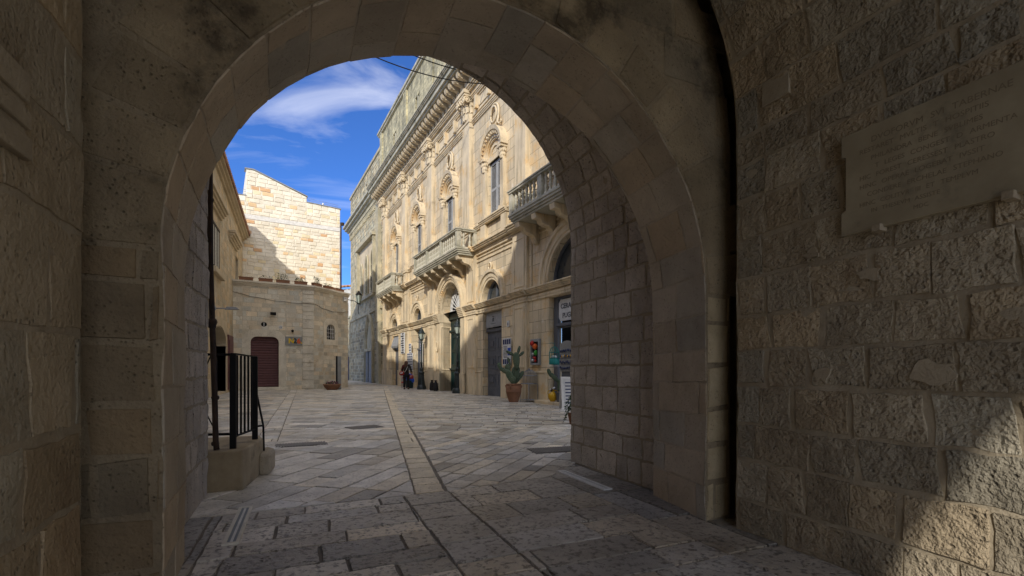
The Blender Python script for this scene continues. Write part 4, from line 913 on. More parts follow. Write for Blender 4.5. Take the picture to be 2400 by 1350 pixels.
pbox(b,fAB,.84,2.29,.18,3.06,-.3,-.285); b.build('roller_shutter',M['maroon'],cb)
b=MB(); pbox(b,fAB,.4,2.75,0,.17,-.3,.3); b.build('doorstep',M['n26'],cb,bevel=.02)
b=MB()
for k in range(23):
    if k%2==0: pbox(b,fAB,LAB-.62,LAB+.0,.1+k*.25,.1+k*.25+.24,0,.06)
    else: pbox(b,fAB,LAB-.60,LAB-.01,.1+k*.25,.1+k*.25+.24,0,.035)
b.build('quoin_pilaster',M['n26'],cb,bevel=.015)
def cornice_run(mb,pts,z0,steps):
    for (z,h,w) in steps:
        off=[]
        n=len(pts)
        P=[]
        for i,p in enumerate(pts):
            if i==0: d=(pts[1][0]-p[0],pts[1][1]-p[1])
            elif i==n-1: d=(p[0]-pts[i-1][0],p[1]-pts[i-1][1])
            else:
                a=Vector((pts[i+1][0]-p[0],pts[i+1][1]-p[1])).normalized(); c=Vector((p[0]-pts[i-1][0],p[1]-pts[i-1][1])).normalized(); d=a+c
            d=Vector(d).normalized(); P.append((p[0]+d.y*w,p[1]-d.x*w))
        for i in range(n-1):
            a,c=pts[i],pts[i+1]; a2,c2=P[i],P[i+1]
            V=[(a[0],a[1],z),(c[0],c[1],z),(c2[0],c2[1],z),(a2[0],a2[1],z)]; V+=[(x,y,z+h) for x,y,_ in V]
            mb.add(V,[(0,3,2,1),(4,5,6,7),(2,3,7,6),(1,2,6,5),(0,4,7,3)])
b=MB(); cornice_run(b,[A,B,Cc],0,[(5.86,.07,.06),(5.93,.09,.12),(6.02,.10,.2)]); b.build('cornice',M['n26'],cb)
b=MB(); b.box(-3.6,-3.55,30,34,6.0,6.1); b.build('terrace_edge',M['n26'],cb)
# oval vent and small arched window
b=MB(); P=[(1.52+.15*cos(2*PI*i/18),3.73+.13*sin(2*PI*i/18)) for i in range(18)]; b.prism(P,fAB,.0,.012)
ov=b.build('oval_vent',M['dark'],cb); b=MB(); pbox(b,fAB,1.50,1.54,3.63,3.83,.012,.03); b.build('vent_bar',M['paper'],ov)
P=[(u,v) for u,v in cornerarch(1.05,1.78,3.02,3.97,.34)]
b=MB(); frame(b,fBC,cornerarch(.78,2.08,2.70,4.32,.5),P,-.3,.035); pbox(b,fBC,.78,2.08,2.68,3.03,0,.04); b.build('window_surround',M['n26'],cb)
b=MB(); pbox(b,fBC,1.05,1.80,3.0,4.0,-.3,-.29); b.build('window_recess',M['dark'],cb)
b=MB()
for k in range(3): pbox(b,fBC,1.08,1.76,3.18+k*.24,3.20+k*.24,-.03,-.01)
for k in range(3): pbox(b,fBC,1.22+k*.2,1.235+k*.2,3.05,3.9,-.03,-.01)
b.build('window_grille',M['steel'],cb)
# rosette
b=MB(); P=[fAB(3.08+.10*cos(2*PI*i/10),2.28+.08*sin(2*PI*i/10),.03) for i in range(11)]; b.tube(P,.02,5); b.ball(fAB(3.08,2.28,.03),.04,6,5); b.build('rosette',M['n26'],cb)
# N26 signboard
sg=thing('shop_sign','grey wooden signboard reading N26. under a small spotlight','sign'); b=MB(); pbox(b,fAB,2.60,3.50,2.58,3.08,.02,.06); b.build('board',M['board'],sg,bevel=.006)
rzAB=math.atan2(B[1]-A[1],B[0]-A[0])
for ch_,u_,m_ in (('N',2.76,'yel'),('2',3.02,'dgreen'),('6',3.21,'org'),('.',3.41,'yel')): text(ch_,.40,M[m_],sg,fAB(u_,2.70,.065),(PI/2,0,rzAB),.008,.012,'letter')
def spot(name,u,z,label):
    t=thing(name,label,'spotlight',fAB(u,z,0),rzAB,'small spotlights on the corner building'); b=MB(); b.box(-.03,.03,-.14,0,-.02,.02); b.build('arm',M['black'],t); b=MB(); b.box(-.15,.15,-.26,-.12,-.10,.06) if 'broad' in label else b.lathe([(.05,-.06),(.08,.05),(.03,.1)],(0,-.16,0),10); b.build('lamp_head',M['black'],t,bevel=.01)
spot('spotlight',1.98,4.36,'broad black floodlight high on the corner building wall'); spot('spotlight',2.98,3.38,'tiny round black spotlight just above the N26 signboard')
n15=thing('house_number','small white plate numbered 15 beside the roller shutter','sign'); b=MB(); P=[(2.37+.10*cos(2*PI*i/16),3.60+.11*sin(2*PI*i/16)) for i in range(16)]; b.prism(P,fAB,.01,.03); b.build('plate',M['paper'],n15)
text('15',.13,M['ink'],n15,fAB(2.30,3.55,.032),(PI/2,0,rzAB),.002,.002,'numerals')
t=thing('security_box','small white electrical box under the cornice end','box'); b=MB(); pbox(b,fBC,2.55,2.85,5.58,5.86,.02,.12); b.build('casing',M['white'],t,bevel=.01); b=MB(); pbox(b,fBC,2.62,2.78,5.62,5.80,.12,.13); b.build('cover',M['paper'],t)
b=MB()
def droop(f,u0,z0,u1,z1,sag,n=10): return [f(u0+(u1-u0)*i/n,z0+(z1-z0)*i/n-sag*4*(i/n)*(1-i/n)+.02*sin(i*2.3),.05) for i in range(n+1)]
b.tube(droop(fAB,.0,5.45,LAB,5.05,.15)+droop(fBC,.05,5.05,LBC,4.95,.22),.014,5); tag(b.build('wall_cable',M['wcable']),'slack grey cable strung along the corner building under its cornice','cable')
# planters on the cornice
def upos(x):  # pixel-free spacing measured along the two faces
    return x
rn=random.Random(4)
plants=[(fAB,.28,1.0,0),(fAB,1.24,1.98,1),(fAB,2.12,2.86,3),(fAB,3.08,3.80,2),(fBC,.0,.72,3),(fBC,.95,1.68,1),(fBC,1.85,2.7,0)]
pn=['leftmost terracotta planter box, nearly bare','second terracotta planter box from the left, nearly bare','terracotta planter box with the tallest leafy plant','fourth terracotta planter box from the left with sparse seedlings','terracotta planter box with bushy greenery at the building corner','second planter box from the right on the cornice','rightmost terracotta planter box on the cornice']
for (f,u0,u1,dn),lb in zip(plants,pn):
    t=thing('planter_box',lb,'planter',f((u0+u1)/2,6.13,-.1),0,'terracotta planter boxes along the cornice'); c0=Vector(f((u0+u1)/2,6.13,-.1))
    ff=lambda u,v,w:tuple(Vector(f(u,v,w))-c0)
    b=MB(); pbox(b,ff,u0+.02,u1-.02,6.125,6.30,-.2,.0); pbox(b,ff,u0,u1,6.30,6.335,-.22,.02); b.build('box',M['terra'],t,bevel=.008)
    b=MB(); pbox(b,ff,u0+.03,u1-.03,6.335,6.34,-.19,-.01); b.build('soil',M['soil'],t)
    b=MB()
    for k in range(12+dn*45):
        u=rn.uniform(u0+.05,u1-.05) if dn<3 else rn.gauss((u0+u1)/2,.16); z=6.34+rn.random()*(.06+.11*dn)*(1 if dn<3 else 1.0); w=rn.uniform(-.2,0); s_=rn.uniform(.02,.045)
        p=Vector(ff(u,z,w)); a=Vector((rn.uniform(-1,1),rn.uniform(-1,1),rn.uniform(-1,1))).normalized()*s_; c=a.orthogonal().normalized()*s_*.5
        b.add([p-a,p+c,p+a,p-c],[(0,1,2,3)],(1,rn.uniform(.7,1.4),.8))
        if k%6==0: b.tube([ff(u,6.33,w),ff(u,z,w)],.004,3)
    b.build('foliage',M['leaf'],t)
# ------------------------------------------------------------------ white gabled building behind
gb=thing('gabled_building','tall whitewashed stone building with sloping gable catching the sun','building')
G0=(-3.64,34.23);G1=(2.25,35.07); fG,LG=pm(G0,G1)
out=[(-1.6,0),(5.95,0),(5.95,12.45),(3.78,12.55),(3.78,12.86),(.61,14.0),(.2,14.05),(.2,12.3),(-1.6,12.2)]
b=MB(); 
def shell(mb,pts,f,d0,d1): mb.prism(pts,f,d0,d1)
for P in ([(-1.6,0),(.2,0),(.2,12.28),(-1.6,12.2)],[(.2,0),(3.78,0),(3.78,12.86),(.61,13.98),(.2,13.98)],[(3.78,0),(5.95,0),(5.95,12.42),(3.78,12.5)]): b.prism(P,fG,-7,0)
b.build('wall_core',M['gable_joint'],gb)
def gcolor(r):
    k=r.random(); g=r.uniform(.9,1.06)
    if k<.035: return (g*.82,g*.55,g*.36)
    if k<.075: return (g*.95,g*.74,g*.52)
    if k<.2: return (g*.98,g*.91,g*.72)
    return (g,g*.985,g*.95)
b=MB(); gk=dict(gap=.022,proud=.024,pv=.012,bev=.022,seg=.25,rough=.015,jit=.015)
blocks(b,[(.2,11.12),(3.78,11.12),(3.78,12.84),(.61,13.96),(.2,13.96)],fG,(.24,.30),(.45,.75),seed=71,colf=gcolor,**gk)
blocks(b,[(3.78,11.12),(5.95,11.12),(5.95,12.42),(3.78,12.5)],fG,(.24,.30),(.35,.65),seed=72,colf=gcolor,**gk)
blocks(b,[(-1.6,11.12),(.2,11.12),(.2,12.28),(-1.6,12.2)],fG,(.24,.30),(.45,.75),seed=73,colf=gcolor,**gk)
blocks(b,[(-1.6,5.9),(5.95,5.9),(5.95,10.78),(-1.6,10.78)],fG,(.19,.26),(.3,.62),seed=74,colf=gcolor,**gk)
b.build('wall',M['gable'],gb)
b=MB(); b.prism([(-1.6,10.80),(5.95,10.86),(5.95,11.10),(-1.6,11.10)],fG,-.01,.03); b.build('plaster_band',M['whitewall'],gb)
b=MB()
for P in ([(-1.6,12.2),(.2,12.28),(.2,12.33),(-1.6,12.25)],[(.12,13.98),(.61,14.0),(3.84,12.88),(3.84,12.95),(.62,14.07),(.12,14.05)],[(3.78,12.5),(6.02,12.42),(6.02,12.48),(3.78,12.56)]): b.prism(P,fG,-.6,.05)
b.build('coping',M['lgrey'],gb)
b=MB(); b.tube([fG(6.0,11.35,.04),fG(6.0,6.2,.04)],.05,8); b.tube([fG(6.25,11.5,-.5),fG(6.0,11.35,.0)],.06,8); b.lathe([(.12,-.1),(.14,.08)],tuple(Vector(fG(6.12,11.45,-.1))),10); b.build('downpipe',M['pipe'],gb)
b=MB(); b.tube([fG(4.85,12.46,-.3),fG(4.85,12.75,-.3)],.03,6); b.ball(fG(4.88,12.7,-.3),.06,6,5); b.build('roof_vent',M['steel'],gb)
b=MB()
for z in (12.62,12.74,12.86): b.tube([fG(3.85,z+.05,-.3),fG(5.9,z-.08,-.3)],.008,4)
for z in (12.5,12.62,12.74): b.tube([fG(-1.4,z,-.3),fG(.2,z,-.3)],.008,4)
for u in (-1.3,): b.tube([fG(u,12.2,-.3),fG(u,12.8,-.3)],.01,4)
b.build('roof_wires',M['lgrey'],gb)
# ------------------------------------------------------------------ left building
lb=thing('brown_ashlar_building','tall brown ashlar building with tiled eaves along the left side of the square','building')
XLW=-3.64
def fL(u,v,w): return (XLW+w,u,v)
ztop=lambda y:10.55 if y<23 else 10.55-(y-23)*.083
op=[(23.6,25.5,5.65,7.65),(30.9,32.1,5.9,7.7),(23.55,27.3,.1,3.15)]
b=MB(); gw(b,fL,5.9,34.2,0,9.4,op,.4)
b.add([(XLW,5.9,9.4),(XLW,34.2,9.4),(XLW,34.2,ztop(34.2)),(XLW,23,10.55),(XLW,5.9,10.55)],[(0,1,2,3,4)])
b.add([(XLW,5.9,0),(-10,5.9,0),(-10,5.9,10.55),(XLW,5.9,10.55)],[(0,1,2,3)]); b.add([(XLW,34.2,0),(-10,34.2,0),(-10,34.2,10),(XLW,34.2,9.6)],[(0,1,2,3)])
b.add([(-10,5.9,0),(-10,34.2,0),(-10,34.2,10.5),(-10,5.9,10.5)],[(0,1,2,3)]); b.add([(-10,5.9,9.5),(-10,34.2,9.5),(-3.7,34.2,9.3),(-3.7,5.9,9.5)],[(0,1,2,3)]); b.build('wall_core',M['left_joint'],lb)
b=MB(); blocks(b,[(14,0),(34.2,0),(34.2,ztop(34.2)),(23,10.5),(14,10.5)],fL,(.24,.28),(.35,.6),gap=.014,proud=.006,pv=.003,seed=81,holes=[(23.5,25.6,5.55,7.75),(30.9,32.1,5.9,7.7),(23.2,27.7,0,3.6)],colf=gcol(.85,1.12),bev=.008,seg=.3,rough=.005,jit=.006)
b.build('wall',M['left'],lb)
b=MB()
for i in range(3):
    w=.12+.12*i
    V=[]
    for y in (5.9,23,34.3):
        z=ztop(y)-.25+i*.11; V+=[(XLW,y,z),(XLW+w,y,z),(XLW+w,y,z+.11),(XLW,y,z+.11)]
    fs=[]
    for k in range(2):
        o=k*4; fs+=[(o+j,o+(j+1)%4,o+4+(j+1)%4,o+4+j) for j in range(4)]
    fs+=[(0,1,2,3),(8,9,10,11)]; b.add(V,fs)
b.build('eaves_cornice',M['left'],lb,bevel=.02)
b=MB(); rn=random.Random(6); y=6.0
while y<34.2:
    z=ztop(y)+.12; b.tube([(XLW+.44,y,z),(XLW-3.3,y,z+.9)],.10,6,(rn.uniform(.5,.9),)*3); y+=.22
b.add([(XLW+.3,5.9,10.6),(XLW+.3,23,10.6),(XLW+.3,34.2,ztop(34.2)+.06),(-7,34.2,ztop(34.2)+1.0),(-7,5.9,11.5)],[(0,1,2,3,4)])
b.build('tiled_roof',M['tile'],lb)
b=MB(); b.box(-6.2,-4.62,30.6,32.0,10,12.0); b.build('chimney_block',M['left'],lb)
# hoods
for y0,y1,z in ((21.6,25.7,8.15),(28.3,31.1,7.95)):
    b=MB(); 
    for i in range(4): b.box(XLW,XLW+.10+.08*i,y0-.05*i,y1+.05*i,z+i*.12,z+(i+1)*.12)
    b.build('window_hood',M['left'],lb,bevel=.015)
b=MB(); b.box(XLW-.1,XLW+.02,23.6,25.5,5.65,5.75); b.box(XLW-.1,XLW+.02,23.6,25.5,7.55,7.65)
for y in (23.6,24.2,24.85,25.4): b.box(XLW-.03,XLW-.004,y,y+.10,5.75,7.55)
b.build('window_frame',M['pipe'],lb)
b=MB(); b.box(XLW-.04,XLW-.02,23.6,25.5,5.65,7.65); b.build('curtained_glass',M['curtain'],lb); b=MB(); b.box(XLW,XLW+.2,23.3,25.8,5.35,5.6); b.build('sill',M['left'],lb,bevel=.02)
b=MB(); b.box(XLW-.36,XLW-.3,30.9,32.1,5.9,7.7); b.build('small_window',M['dark'],lb)
def fLb(u,v,w): return (XLW+w,u,v)
# arched doorway
t=MB(); P=[(25.42-1.88*cos(PI*i/20),2.35+.85*sin(PI*i/20)) for i in range(21)]; Po=[(25.42-2.3*cos(PI*i/20),2.35+1.28*sin(PI*i/20)) for i in range(21)]
P=[(23.54,0)]+P+[(27.3,0)]; Po=[(23.12,0)]+Po+[(27.72,0)]
n=len(P); V=[fL(u,v,.04) for u,v in Po]+[fL(u,v,.04) for u,v in P]+[fL(u,v,-.4) for u,v in P]+[fL(u,v,-.01) for u,v in Po]
t.add(V,[(i,i+1,n+i+1,n+i) for i in range(n-1)]+[(n+i,n+i+1,2*n+i+1,2*n+i) for i in range(n-1)]+[(i,i+1,3*n+i+1,3*n+i) for i in range(n-1)]); t.build('door_surround',M['left'],lb)
b=MB(); b.box(XLW-1.5,XLW-1.45,23.4,27.4,0,3.3); b.box(XLW-1.5,XLW-.4,27.3,27.4,0,3.3);b.box(XLW-1.5,XLW-.4,23.4,23.5,0,3.3); b.build('doorway_interior',M['dark'],lb)
b=MB(); b.box(XLW+.02,XLW+.10,27.6,29.3,.15,2.95); b.box(XLW+.10,XLW+.13,27.75,29.1,.5,1.5); b.box(XLW+.10,XLW+.13,27.75,29.1,1.7,2.7); b.build('door_leaf',M['maroon'],lb,bevel=.01)
b=MB(); b.box(XLW-.3,XLW-.2,24.9,25.4,.9,1.9); b.build('menu_board',M['green2'],lb)
t=thing('street_light','grey slanted street light on a short wall arm by the arched doorway','street light',(XLW,23.9,3.85))
b=MB(); b.lathe([(.14,0),(.12,.05),(.05,.1)],(0,0,0),10,ax='x'); b.tube([(.05,0,0),(.4,.1,.02),(.5,.15,.0)],.03,6); b.build('arm',M['cagegrey'],t)
b=MB(); b.prism([(0,-.03),(.62,.0),(.5,.10),(.08,.10)],lambda u,v,d:(.4+u*.9,.15+d,v),-.1,.1); b.build('lamp_head',M['cagegrey'],t,bevel=.01)
# ------------------------------------------------------------------ street lamps
def street_lamp(label,x,y):
    t=thing('street_lamp',label,'street lamp',(x,y,.01),.3,'dark green lamp posts before the palace')
    b=MB(); b.lathe([(.27,0),(.27,.14),(.25,.17),(.24,.22),(.21,.26)],(0,0,0),12); b.build('base',M['lamp'],t)
    b=MB(); b.lathe([(.21,.24),(.19,.3),(.165,.6),(.14,.85),(.15,.92),(.17,.95),(.17,1.0),(.12,1.04),(.10,1.10),(.12,1.16),(.12,1.2),(.075,1.28)],(0,0,0),14)
    for k in range(10):
        a=2*PI*k/10; b.tube([(.2*cos(a),.2*sin(a),.27),(.158*cos(a),.158*sin(a),.62),(.14*cos(a),.14*sin(a),.86)],.016,4)
    b.build('pedestal',M['lamp'],t)
    b=MB(); b.lathe([(.065,1.2),(.06,1.5),(.075,1.52),(.075,1.56),(.055,1.6),(.045,2.7),(.065,2.74),(.04,2.78),(.04,2.84),(.09,2.88),(.06,2.92)],(0,0,0),12)
    b.tube([(-.26,0,2.74),(.26,0,2.74)],.012,5); b.build('post',M['lamp'],t)
    l=MB()
    for k in range(6):
        a=2*PI*k/6+.2; l.tube([(.115*cos(a),.115*sin(a),2.92),(.22*cos(a),.22*sin(a),3.26)],.013,4); l.tube([(.22*cos(a),.22*sin(a),3.26),(.09*cos(a),.09*sin(a),3.47)],.012,4)
        a2=a+PI/3; l.tube([(.225*cos(a),.225*sin(a),3.26),(.225*cos(a2),.225*sin(a2),3.26)],.015,4); l.ball((.25*cos(a),.25*sin(a),3.29),.022,6,4)
    l.lathe([(.12,2.90),(.125,2.94)],(0,0,0),6); l.lathe([(.10,3.46),(.09,3.50),(.04,3.54),(.05,3.58),(.015,3.66)],(0,0,0),8)
    lo=l.build('lantern_frame',M['lamp'],t)
    b=MB(); b.lathe([(.105,2.94),(.205,3.25)],(0,0,0),6,smooth=False); b.build('glass',M['lglass'],lo)
    b=MB(); b.lathe([(.215,3.26),(.095,3.46)],(0,0,0),6,smooth=False); b.build('cap',M['lamp'],lo)
street_lamp('tall dark lamp post nearest the gate, before the green portal',6.86,22.2)
street_lamp('farther dark lamp post beside the woman and the postcard racks',6.22,27.2)
# wall lantern
t=thing('wall_lantern','black wall lantern on a bracket at the end of the corner building','lantern',(3.30,32.95,5.6))
b=MB(); 
for k in range(4):
    a=PI/4+PI/2*k; b.tube([(.12*cos(a),.12*sin(a),0),(.26*cos(a),.26*sin(a),.55)],.015,4); a2=a+PI/2; b.tube([(.26*cos(a),.26*sin(a),.55),(.26*cos(a2),.26*sin(a2),.55)],.02,4); b.tube([(.26*cos(a),.26*sin(a),.55),(.05*cos(a),.05*sin(a),.75)],.015,4)
b.lathe([(.13,-.06),(.13,0)],(0,0,0),4); b.lathe([(.25,.56),(.06,.76),(.03,.85)],(0,0,0),4,smooth=False); b.build('frame',M['black'],t)
b=MB(); b.lathe([(.11,.02),(.24,.54)],(0,0,0),4,smooth=False); b.build('glass',M['lglass'],t)
b=MB(); b.tube([(-.75,-.5,.15),(-.3,-.2,.12),(0,0,.0),(0,0,-.15)],.022,6); b.tube([(0,0,-.06),(-.05,-.05,-.5),(0,0,-.7)],.02,5); b.build('bracket',M['black'],t)
# overhead cables
def cab(p,q,sag,r,label):
    P=[(p[0]+(q[0]-p[0])*i/20,p[1]+(q[1]-p[1])*i/20,p[2]+(q[2]-p[2])*i/20-sag*4*(i/20)*(1-i/20)) for i in range(21)]
    b=MB(); b.tube(P,r,5); tag(b.build('overhead_cable',M['cable']),label,'cable','cables slung across the sky')
cab((-3.5,19,15.9),F(19.6,.02,13.85),1.15,.024,'lower dark overhead cable crossing the sky to the palace')
cab((-3.5,19,17.2),F(21.0,.02,15.1),1.05,.026,'upper dark overhead cable crossing the sky to the palace')
t=thing('roof_mast','thin iron mast on the left roof that carries the overhead cables','mast',(-3.6,19,10.5)); b=MB(); b.tube([(0,0,0),(0,0,6.9)],.04,8); b.build('pole',M['pipe'],t)
b=MB()
for z in (5.4,6.7): b.box(-.05,.12,-.04,.04,z-.04,z+.04)
b.build('insulator',M['white'],t)
# ------------------------------------------------------------------ things along the palace
def leafpad(mb,base,tip,w,th=.035,t=(1,1,1),facing=None):
    base=Vector(base);tip=Vector(tip); d=tip-base; L=d.length; d.normalize()
    n=Vector(facing) if facing else Vector((-.5,-.85,.1)); n=(n-d*n.dot(d)).normalized(); s_=d.cross(n)
    vs=[];m=14
    for layer,(k,o) in enumerate(((.80,-1),(1,0),(.80,1))):
        for i in range(m):
            a=2*PI*i/m; u=-cos(a); v=sin(a); wid=w*(.62+.38*(u*.5+.5)) 
            vs.append(base+d*(L/2+u*L/2*k)+s_*v*wid*k+n*o*th)
    fs=[tuple(range(m))[::-1],tuple(range(2*m,3*m))]+[(j*m+i,j*m+(i+1)%m,(j+1)*m+(i+1)%m,(j+1)*m+i) for j in range(2) for i in range(m)]
    mb.add(vs,fs,t,True)
pcx,pcy=6.88,15.46
t=thing('potted_cactus','tall prickly pear cactus in a ribbed terracotta jar beside the grey door','plant',(pcx,pcy,.015))
b=MB(); b.lathe([(.16,0),(.17,.02),(.235,.2),(.275,.36),(.285,.37),(.285,.385),(.28,.40),(.285,.50),(.265,.58),(.24,.61),(.27,.62),(.275,.65),(.235,.66)],(0,0,0),22)
for k in range(4):
    a=PI/4+k*PI/2; b.tube([(.24*cos(a),.24*sin(a),.62),(.32*cos(a),.32*sin(a),.58),(.28*cos(a),.28*sin(a),.50)],.022,5)
b.build('pot',M['terra'],t)
b=MB(); b.lathe([(.24,.62),(.01,.63)],(0,0,0),12); b.build('soil',M['soil'],t)
b=MB(); u=Vector((.915,-.4035,0)); cpx=lambda a,z,d=0:(u.x*a+.4*d,u.y*a+.915*d,z)
pads=[((.02,.62),(-.26,1.18),.15),((.03,.62),(.17,1.28),.13),((.06,.65),(.36,1.12),.10),((-.20,1.02),(-.46,1.22),.10),((-.22,1.05),(-.20,1.38),.13),((-.42,1.10),(-.56,1.42),.09),((.12,1.15),(.08,1.80),.155),((.06,1.66),(-.28,1.84),.075),((-.10,1.32),(-.22,1.62),.06),((.14,1.68),(.22,2.02),.065),((.16,1.62),(.38,1.82),.065),((-.05,.75),(.06,1.3),.12),((.0,.62),(-.05,.95),.14)]
rn=random.Random(2)
for i,((a,z),(a2,z2),w) in enumerate(pads): leafpad(b,cpx(a,z,(i%3-1)*.06),cpx(a2,z2,(i%3-1)*.10),w,.022,(rn.uniform(.85,1.2),)*3,(rn.uniform(-.3,-.6),-.8,rn.uniform(-.1,.25)))
cc=b.build('cactus',M['cactus'],t); b=MB()
for i,((a,z),(a2,z2),w) in enumerate(pads):
    for k in range(9):
        q=rn.uniform(.25,.95); lat=rn.uniform(-.7,.7)*w; L=math.hypot(a2-a,z2-z); px_,pz_=-(z2-z)/L,(a2-a)/L
        c=Vector(cpx(a+(a2-a)*q+px_*lat,z+(z2-z)*q+pz_*lat,(i%3-1)*.08-.03)); b.tube([c,c+Vector((rn.uniform(-.02,.0),-.035,rn.uniform(-.02,.02)))],.0025,3)
b.build('spines',M['stonelight'],cc)
# wire cage stand
t=thing('cage_stand','tall pale wire birdcage on a four legged stand by the palace wall','birdcage',(7.45,15.36,.01),FA)
b=MB()
for sx in (-.28,.28):
    for sy in (-.2,.2): b.tube([(sx,sy,0),(sx*.98,sy*.98,.62),(sx*.9,sy*.9,.66)],.012,5)
b.build('stand',M['cagegrey'],t)
b=MB(); b.box(-.28,.28,-.2,.2,.07,.085); b.build('shelf',M['cagegrey'],t)
b=MB()
for z in (.66,.95):
    b.tube([(-.26,-.19,z),(.26,-.19,z),(.26,.19,z),(-.26,.19,z),(-.26,-.19,z)],.014,4)
for k in range(11):
    x=-.26+.052*k
    for y in (-.19,.19): b.tube([(x,y,.66),(x,y,.95),(x*.75,y*.75,1.08),(x*.2,y*.2,1.17)],.0045,3)
for k in range(1,7):
    y=-.19+.054*k
    for x in (-.26,.26): b.tube([(x,y,.66),(x,y,.95),(x*.75,y*.75,1.08),(x*.2,y*.2,1.17)],.0045,3)
b.ball((0,0,1.19),.03,6,5); b.box(-.26,.26,-.19,.19,.655,.665); b.build('cage',M['cagegrey'],t)
def wallbox(mb,s0,s1,z0,z1,o0,o1,t=(1,1,1)):   # box on the facade in world space
    V=[F(s,o,z) for z in (z0,z1) for s,o in ((s0,o0),(s1,o0),(s1,o1),(s0,o1))]
    mb.add(V,[(0,3,2,1),(4,5,6,7),(0,1,5,4),(1,2,6,5),(2,3,7,6),(3,0,4,7)],t)
rn=random.Random(11)
# poster board
t=thing('poster_board','white poster board with blue pictures on the wall behind the cactus','poster')
b=MB(); wallbox(b,17.15,17.85,1.35,2.45,.12,.14); b.build('sheet',M['paper'],t)
for k in range(4):
    for z_ in (2.2,1.4): b=MB(); wallbox(b,17.18+k*.17,17.31+k*.17,z_,z_+.2,.14,.145); b.build('picture',M['navy'],t)
b=MB(); wallbox(b,17.17,17.42,1.75,2.05,.14,.146); b.build('blue_panel',M['postblue'],t)
b=MB()
for k in range(9): wallbox(b,17.48,17.82-rn.random()*.1,2.1-k*.055,2.12-k*.055,.14,.144)
b.build('text_lines',M['ink'],t)
t=thing('house_number','small white number plate reading 8 above the poster board','sign'); b=MB(); wallbox(b,17.48,17.68,2.92,3.16,.02,.04); b.build('plate',M['paper'],t); text('8',.16,M['ink'],t,F(17.62,.045,2.98),(PI/2,0,FA+PI),.002,.002,'numeral')
# framed ceramics
t=thing('ceramics_frame','shallow grey wall frame holding red, orange and green glazed ceramics','display frame')
b=MB()
for a in ((15.15,15.75,2.2,2.3),(15.15,15.75,1.35,1.42),(15.15,15.22,1.42,2.2),(15.68,15.75,1.42,2.2)): wallbox(b,a[0],a[1],a[2],a[3],.0,.10)
b.build('frame',M['lgrey'],t,bevel=.01); b=MB(); wallbox(b,15.22,15.68,1.42,2.2,.0,.03); b.build('backing',M['ink'],t)
for (s,z,r_,m_,n_) in ((15.60,2.14,.095,'red','round_ceramic'),(15.40,2.02,.10,'orange','round_ceramic'),(15.36,1.78,.08,'greeng','leaf_ceramic'),(15.34,1.83,.06,'greeng','leaf_ceramic'),(15.55,1.75,.05,'paper','shell_ceramic'),(15.40,1.60,.055,'red','shell_ceramic'),(15.38,1.50,.05,'red','shell_ceramic'),(15.55,1.52,.055,'paper','shell_ceramic'),(15.50,1.62,.04,'red','shell_ceramic')):
    b=MB(); c=F(s,.10,z); b.ball(c,r_,9,6,(1,1,1),(1,1,1)); 
    if r_>.09:
        for k in range(8): b.ball(F(s+.09*cos(k*PI/4),.10,z+.09*sin(k*PI/4)),.03,5,4)
    b.build(n_,M[m_],t)
# teal birdcage
t=thing('hanging_birdcage','small teal birdcage with a green base hanging by the shop door','birdcage',F(13.9,.28,1.36),FA)
b=MB()
for k in range(12):
    a=2*PI*k/12; b.tube([(.17*cos(a),.17*sin(a),.0),(.17*cos(a),.17*sin(a),.40),(.11*cos(a),.11*sin(a),.54),(.01*cos(a),.01*sin(a),.60)],.007,4)
for z in (.0,.2,.40): b.tube([(.17*cos(2*PI*i/12),.17*sin(2*PI*i/12),z) for i in range(13)],.009,4)
b.tube([(0,0,.6),(0,0,.7),(.3,-.1,.74),(.75,-.28,.74)],.008,4); b.build('cage_wires',M['teal'],t)
b=MB(); b.lathe([(.17,0),(.175,.02),(.175,.18),(.15,.2)],(0,0,0),12); b.build('base_tray',M['teal'],t)
b=MB(); b.ball((0,-.05,.25),.05); b.ball((.06,.02,.25),.05); b.ball((-.07,.03,.25),.05); b.build('seashells',M['paper'],t)
b=MB(); b.box(-.2,.1,-.25,-.1,.18,.2); b.build('blue_tag',M['blue'],t); b=MB(); b.box(-.2,.12,-.05,.2,-.06,-.05); b.build('price_tag',M['paper'],t)
# jewellery board on a grey stand
t=thing('jewellery_board','grey arched display board of necklaces on a tall stand in the shop doorway','display board',F(13.2,.25,.12),FA)
b=MB(); P=[(-.38,1.0),(.36,1.0),(.36,1.82)]+[(.0+.36*cos(PI*i/10),1.82+.18*sin(PI*i/10)) for i in range(11)]+[(-.38,1.82)]
b.prism(P,lambda u,v,d:(u,d,v),0,.03); b.build('board',M['board'],t,bevel=.004)
b=MB(); b.box(-.3,.3,-.06,-.02,.0,1.0); b.build('stand_panel',M['dgrey'],t)
b=MB(); bb2=MB(); bb3=MB()
for r_,z in enumerate((1.68,1.5,1.3,1.12)):
    for k in range(9):
        x=-.32+.08*k+rn.uniform(-.01,.01); (bb2 if r_==1 and k%2 else (bb3 if r_==1 and k%3==0 else b)).ball((x,.05,z+rn.uniform(-.02,.02)),.028,6,4,(1,1,1),(1,.5,1.5))
    for k in range(8):
        x=-.3+.08*k; b.tube([(x,.04,z-.02),(x+.02,.045,z-.1),(x+.035,.04,z-.02)],.004,3)
b.build('necklaces',M['navy'],t); bb2.build('pendants',M['yellow'],t); bb3.build('earrings',M['paper'],t)
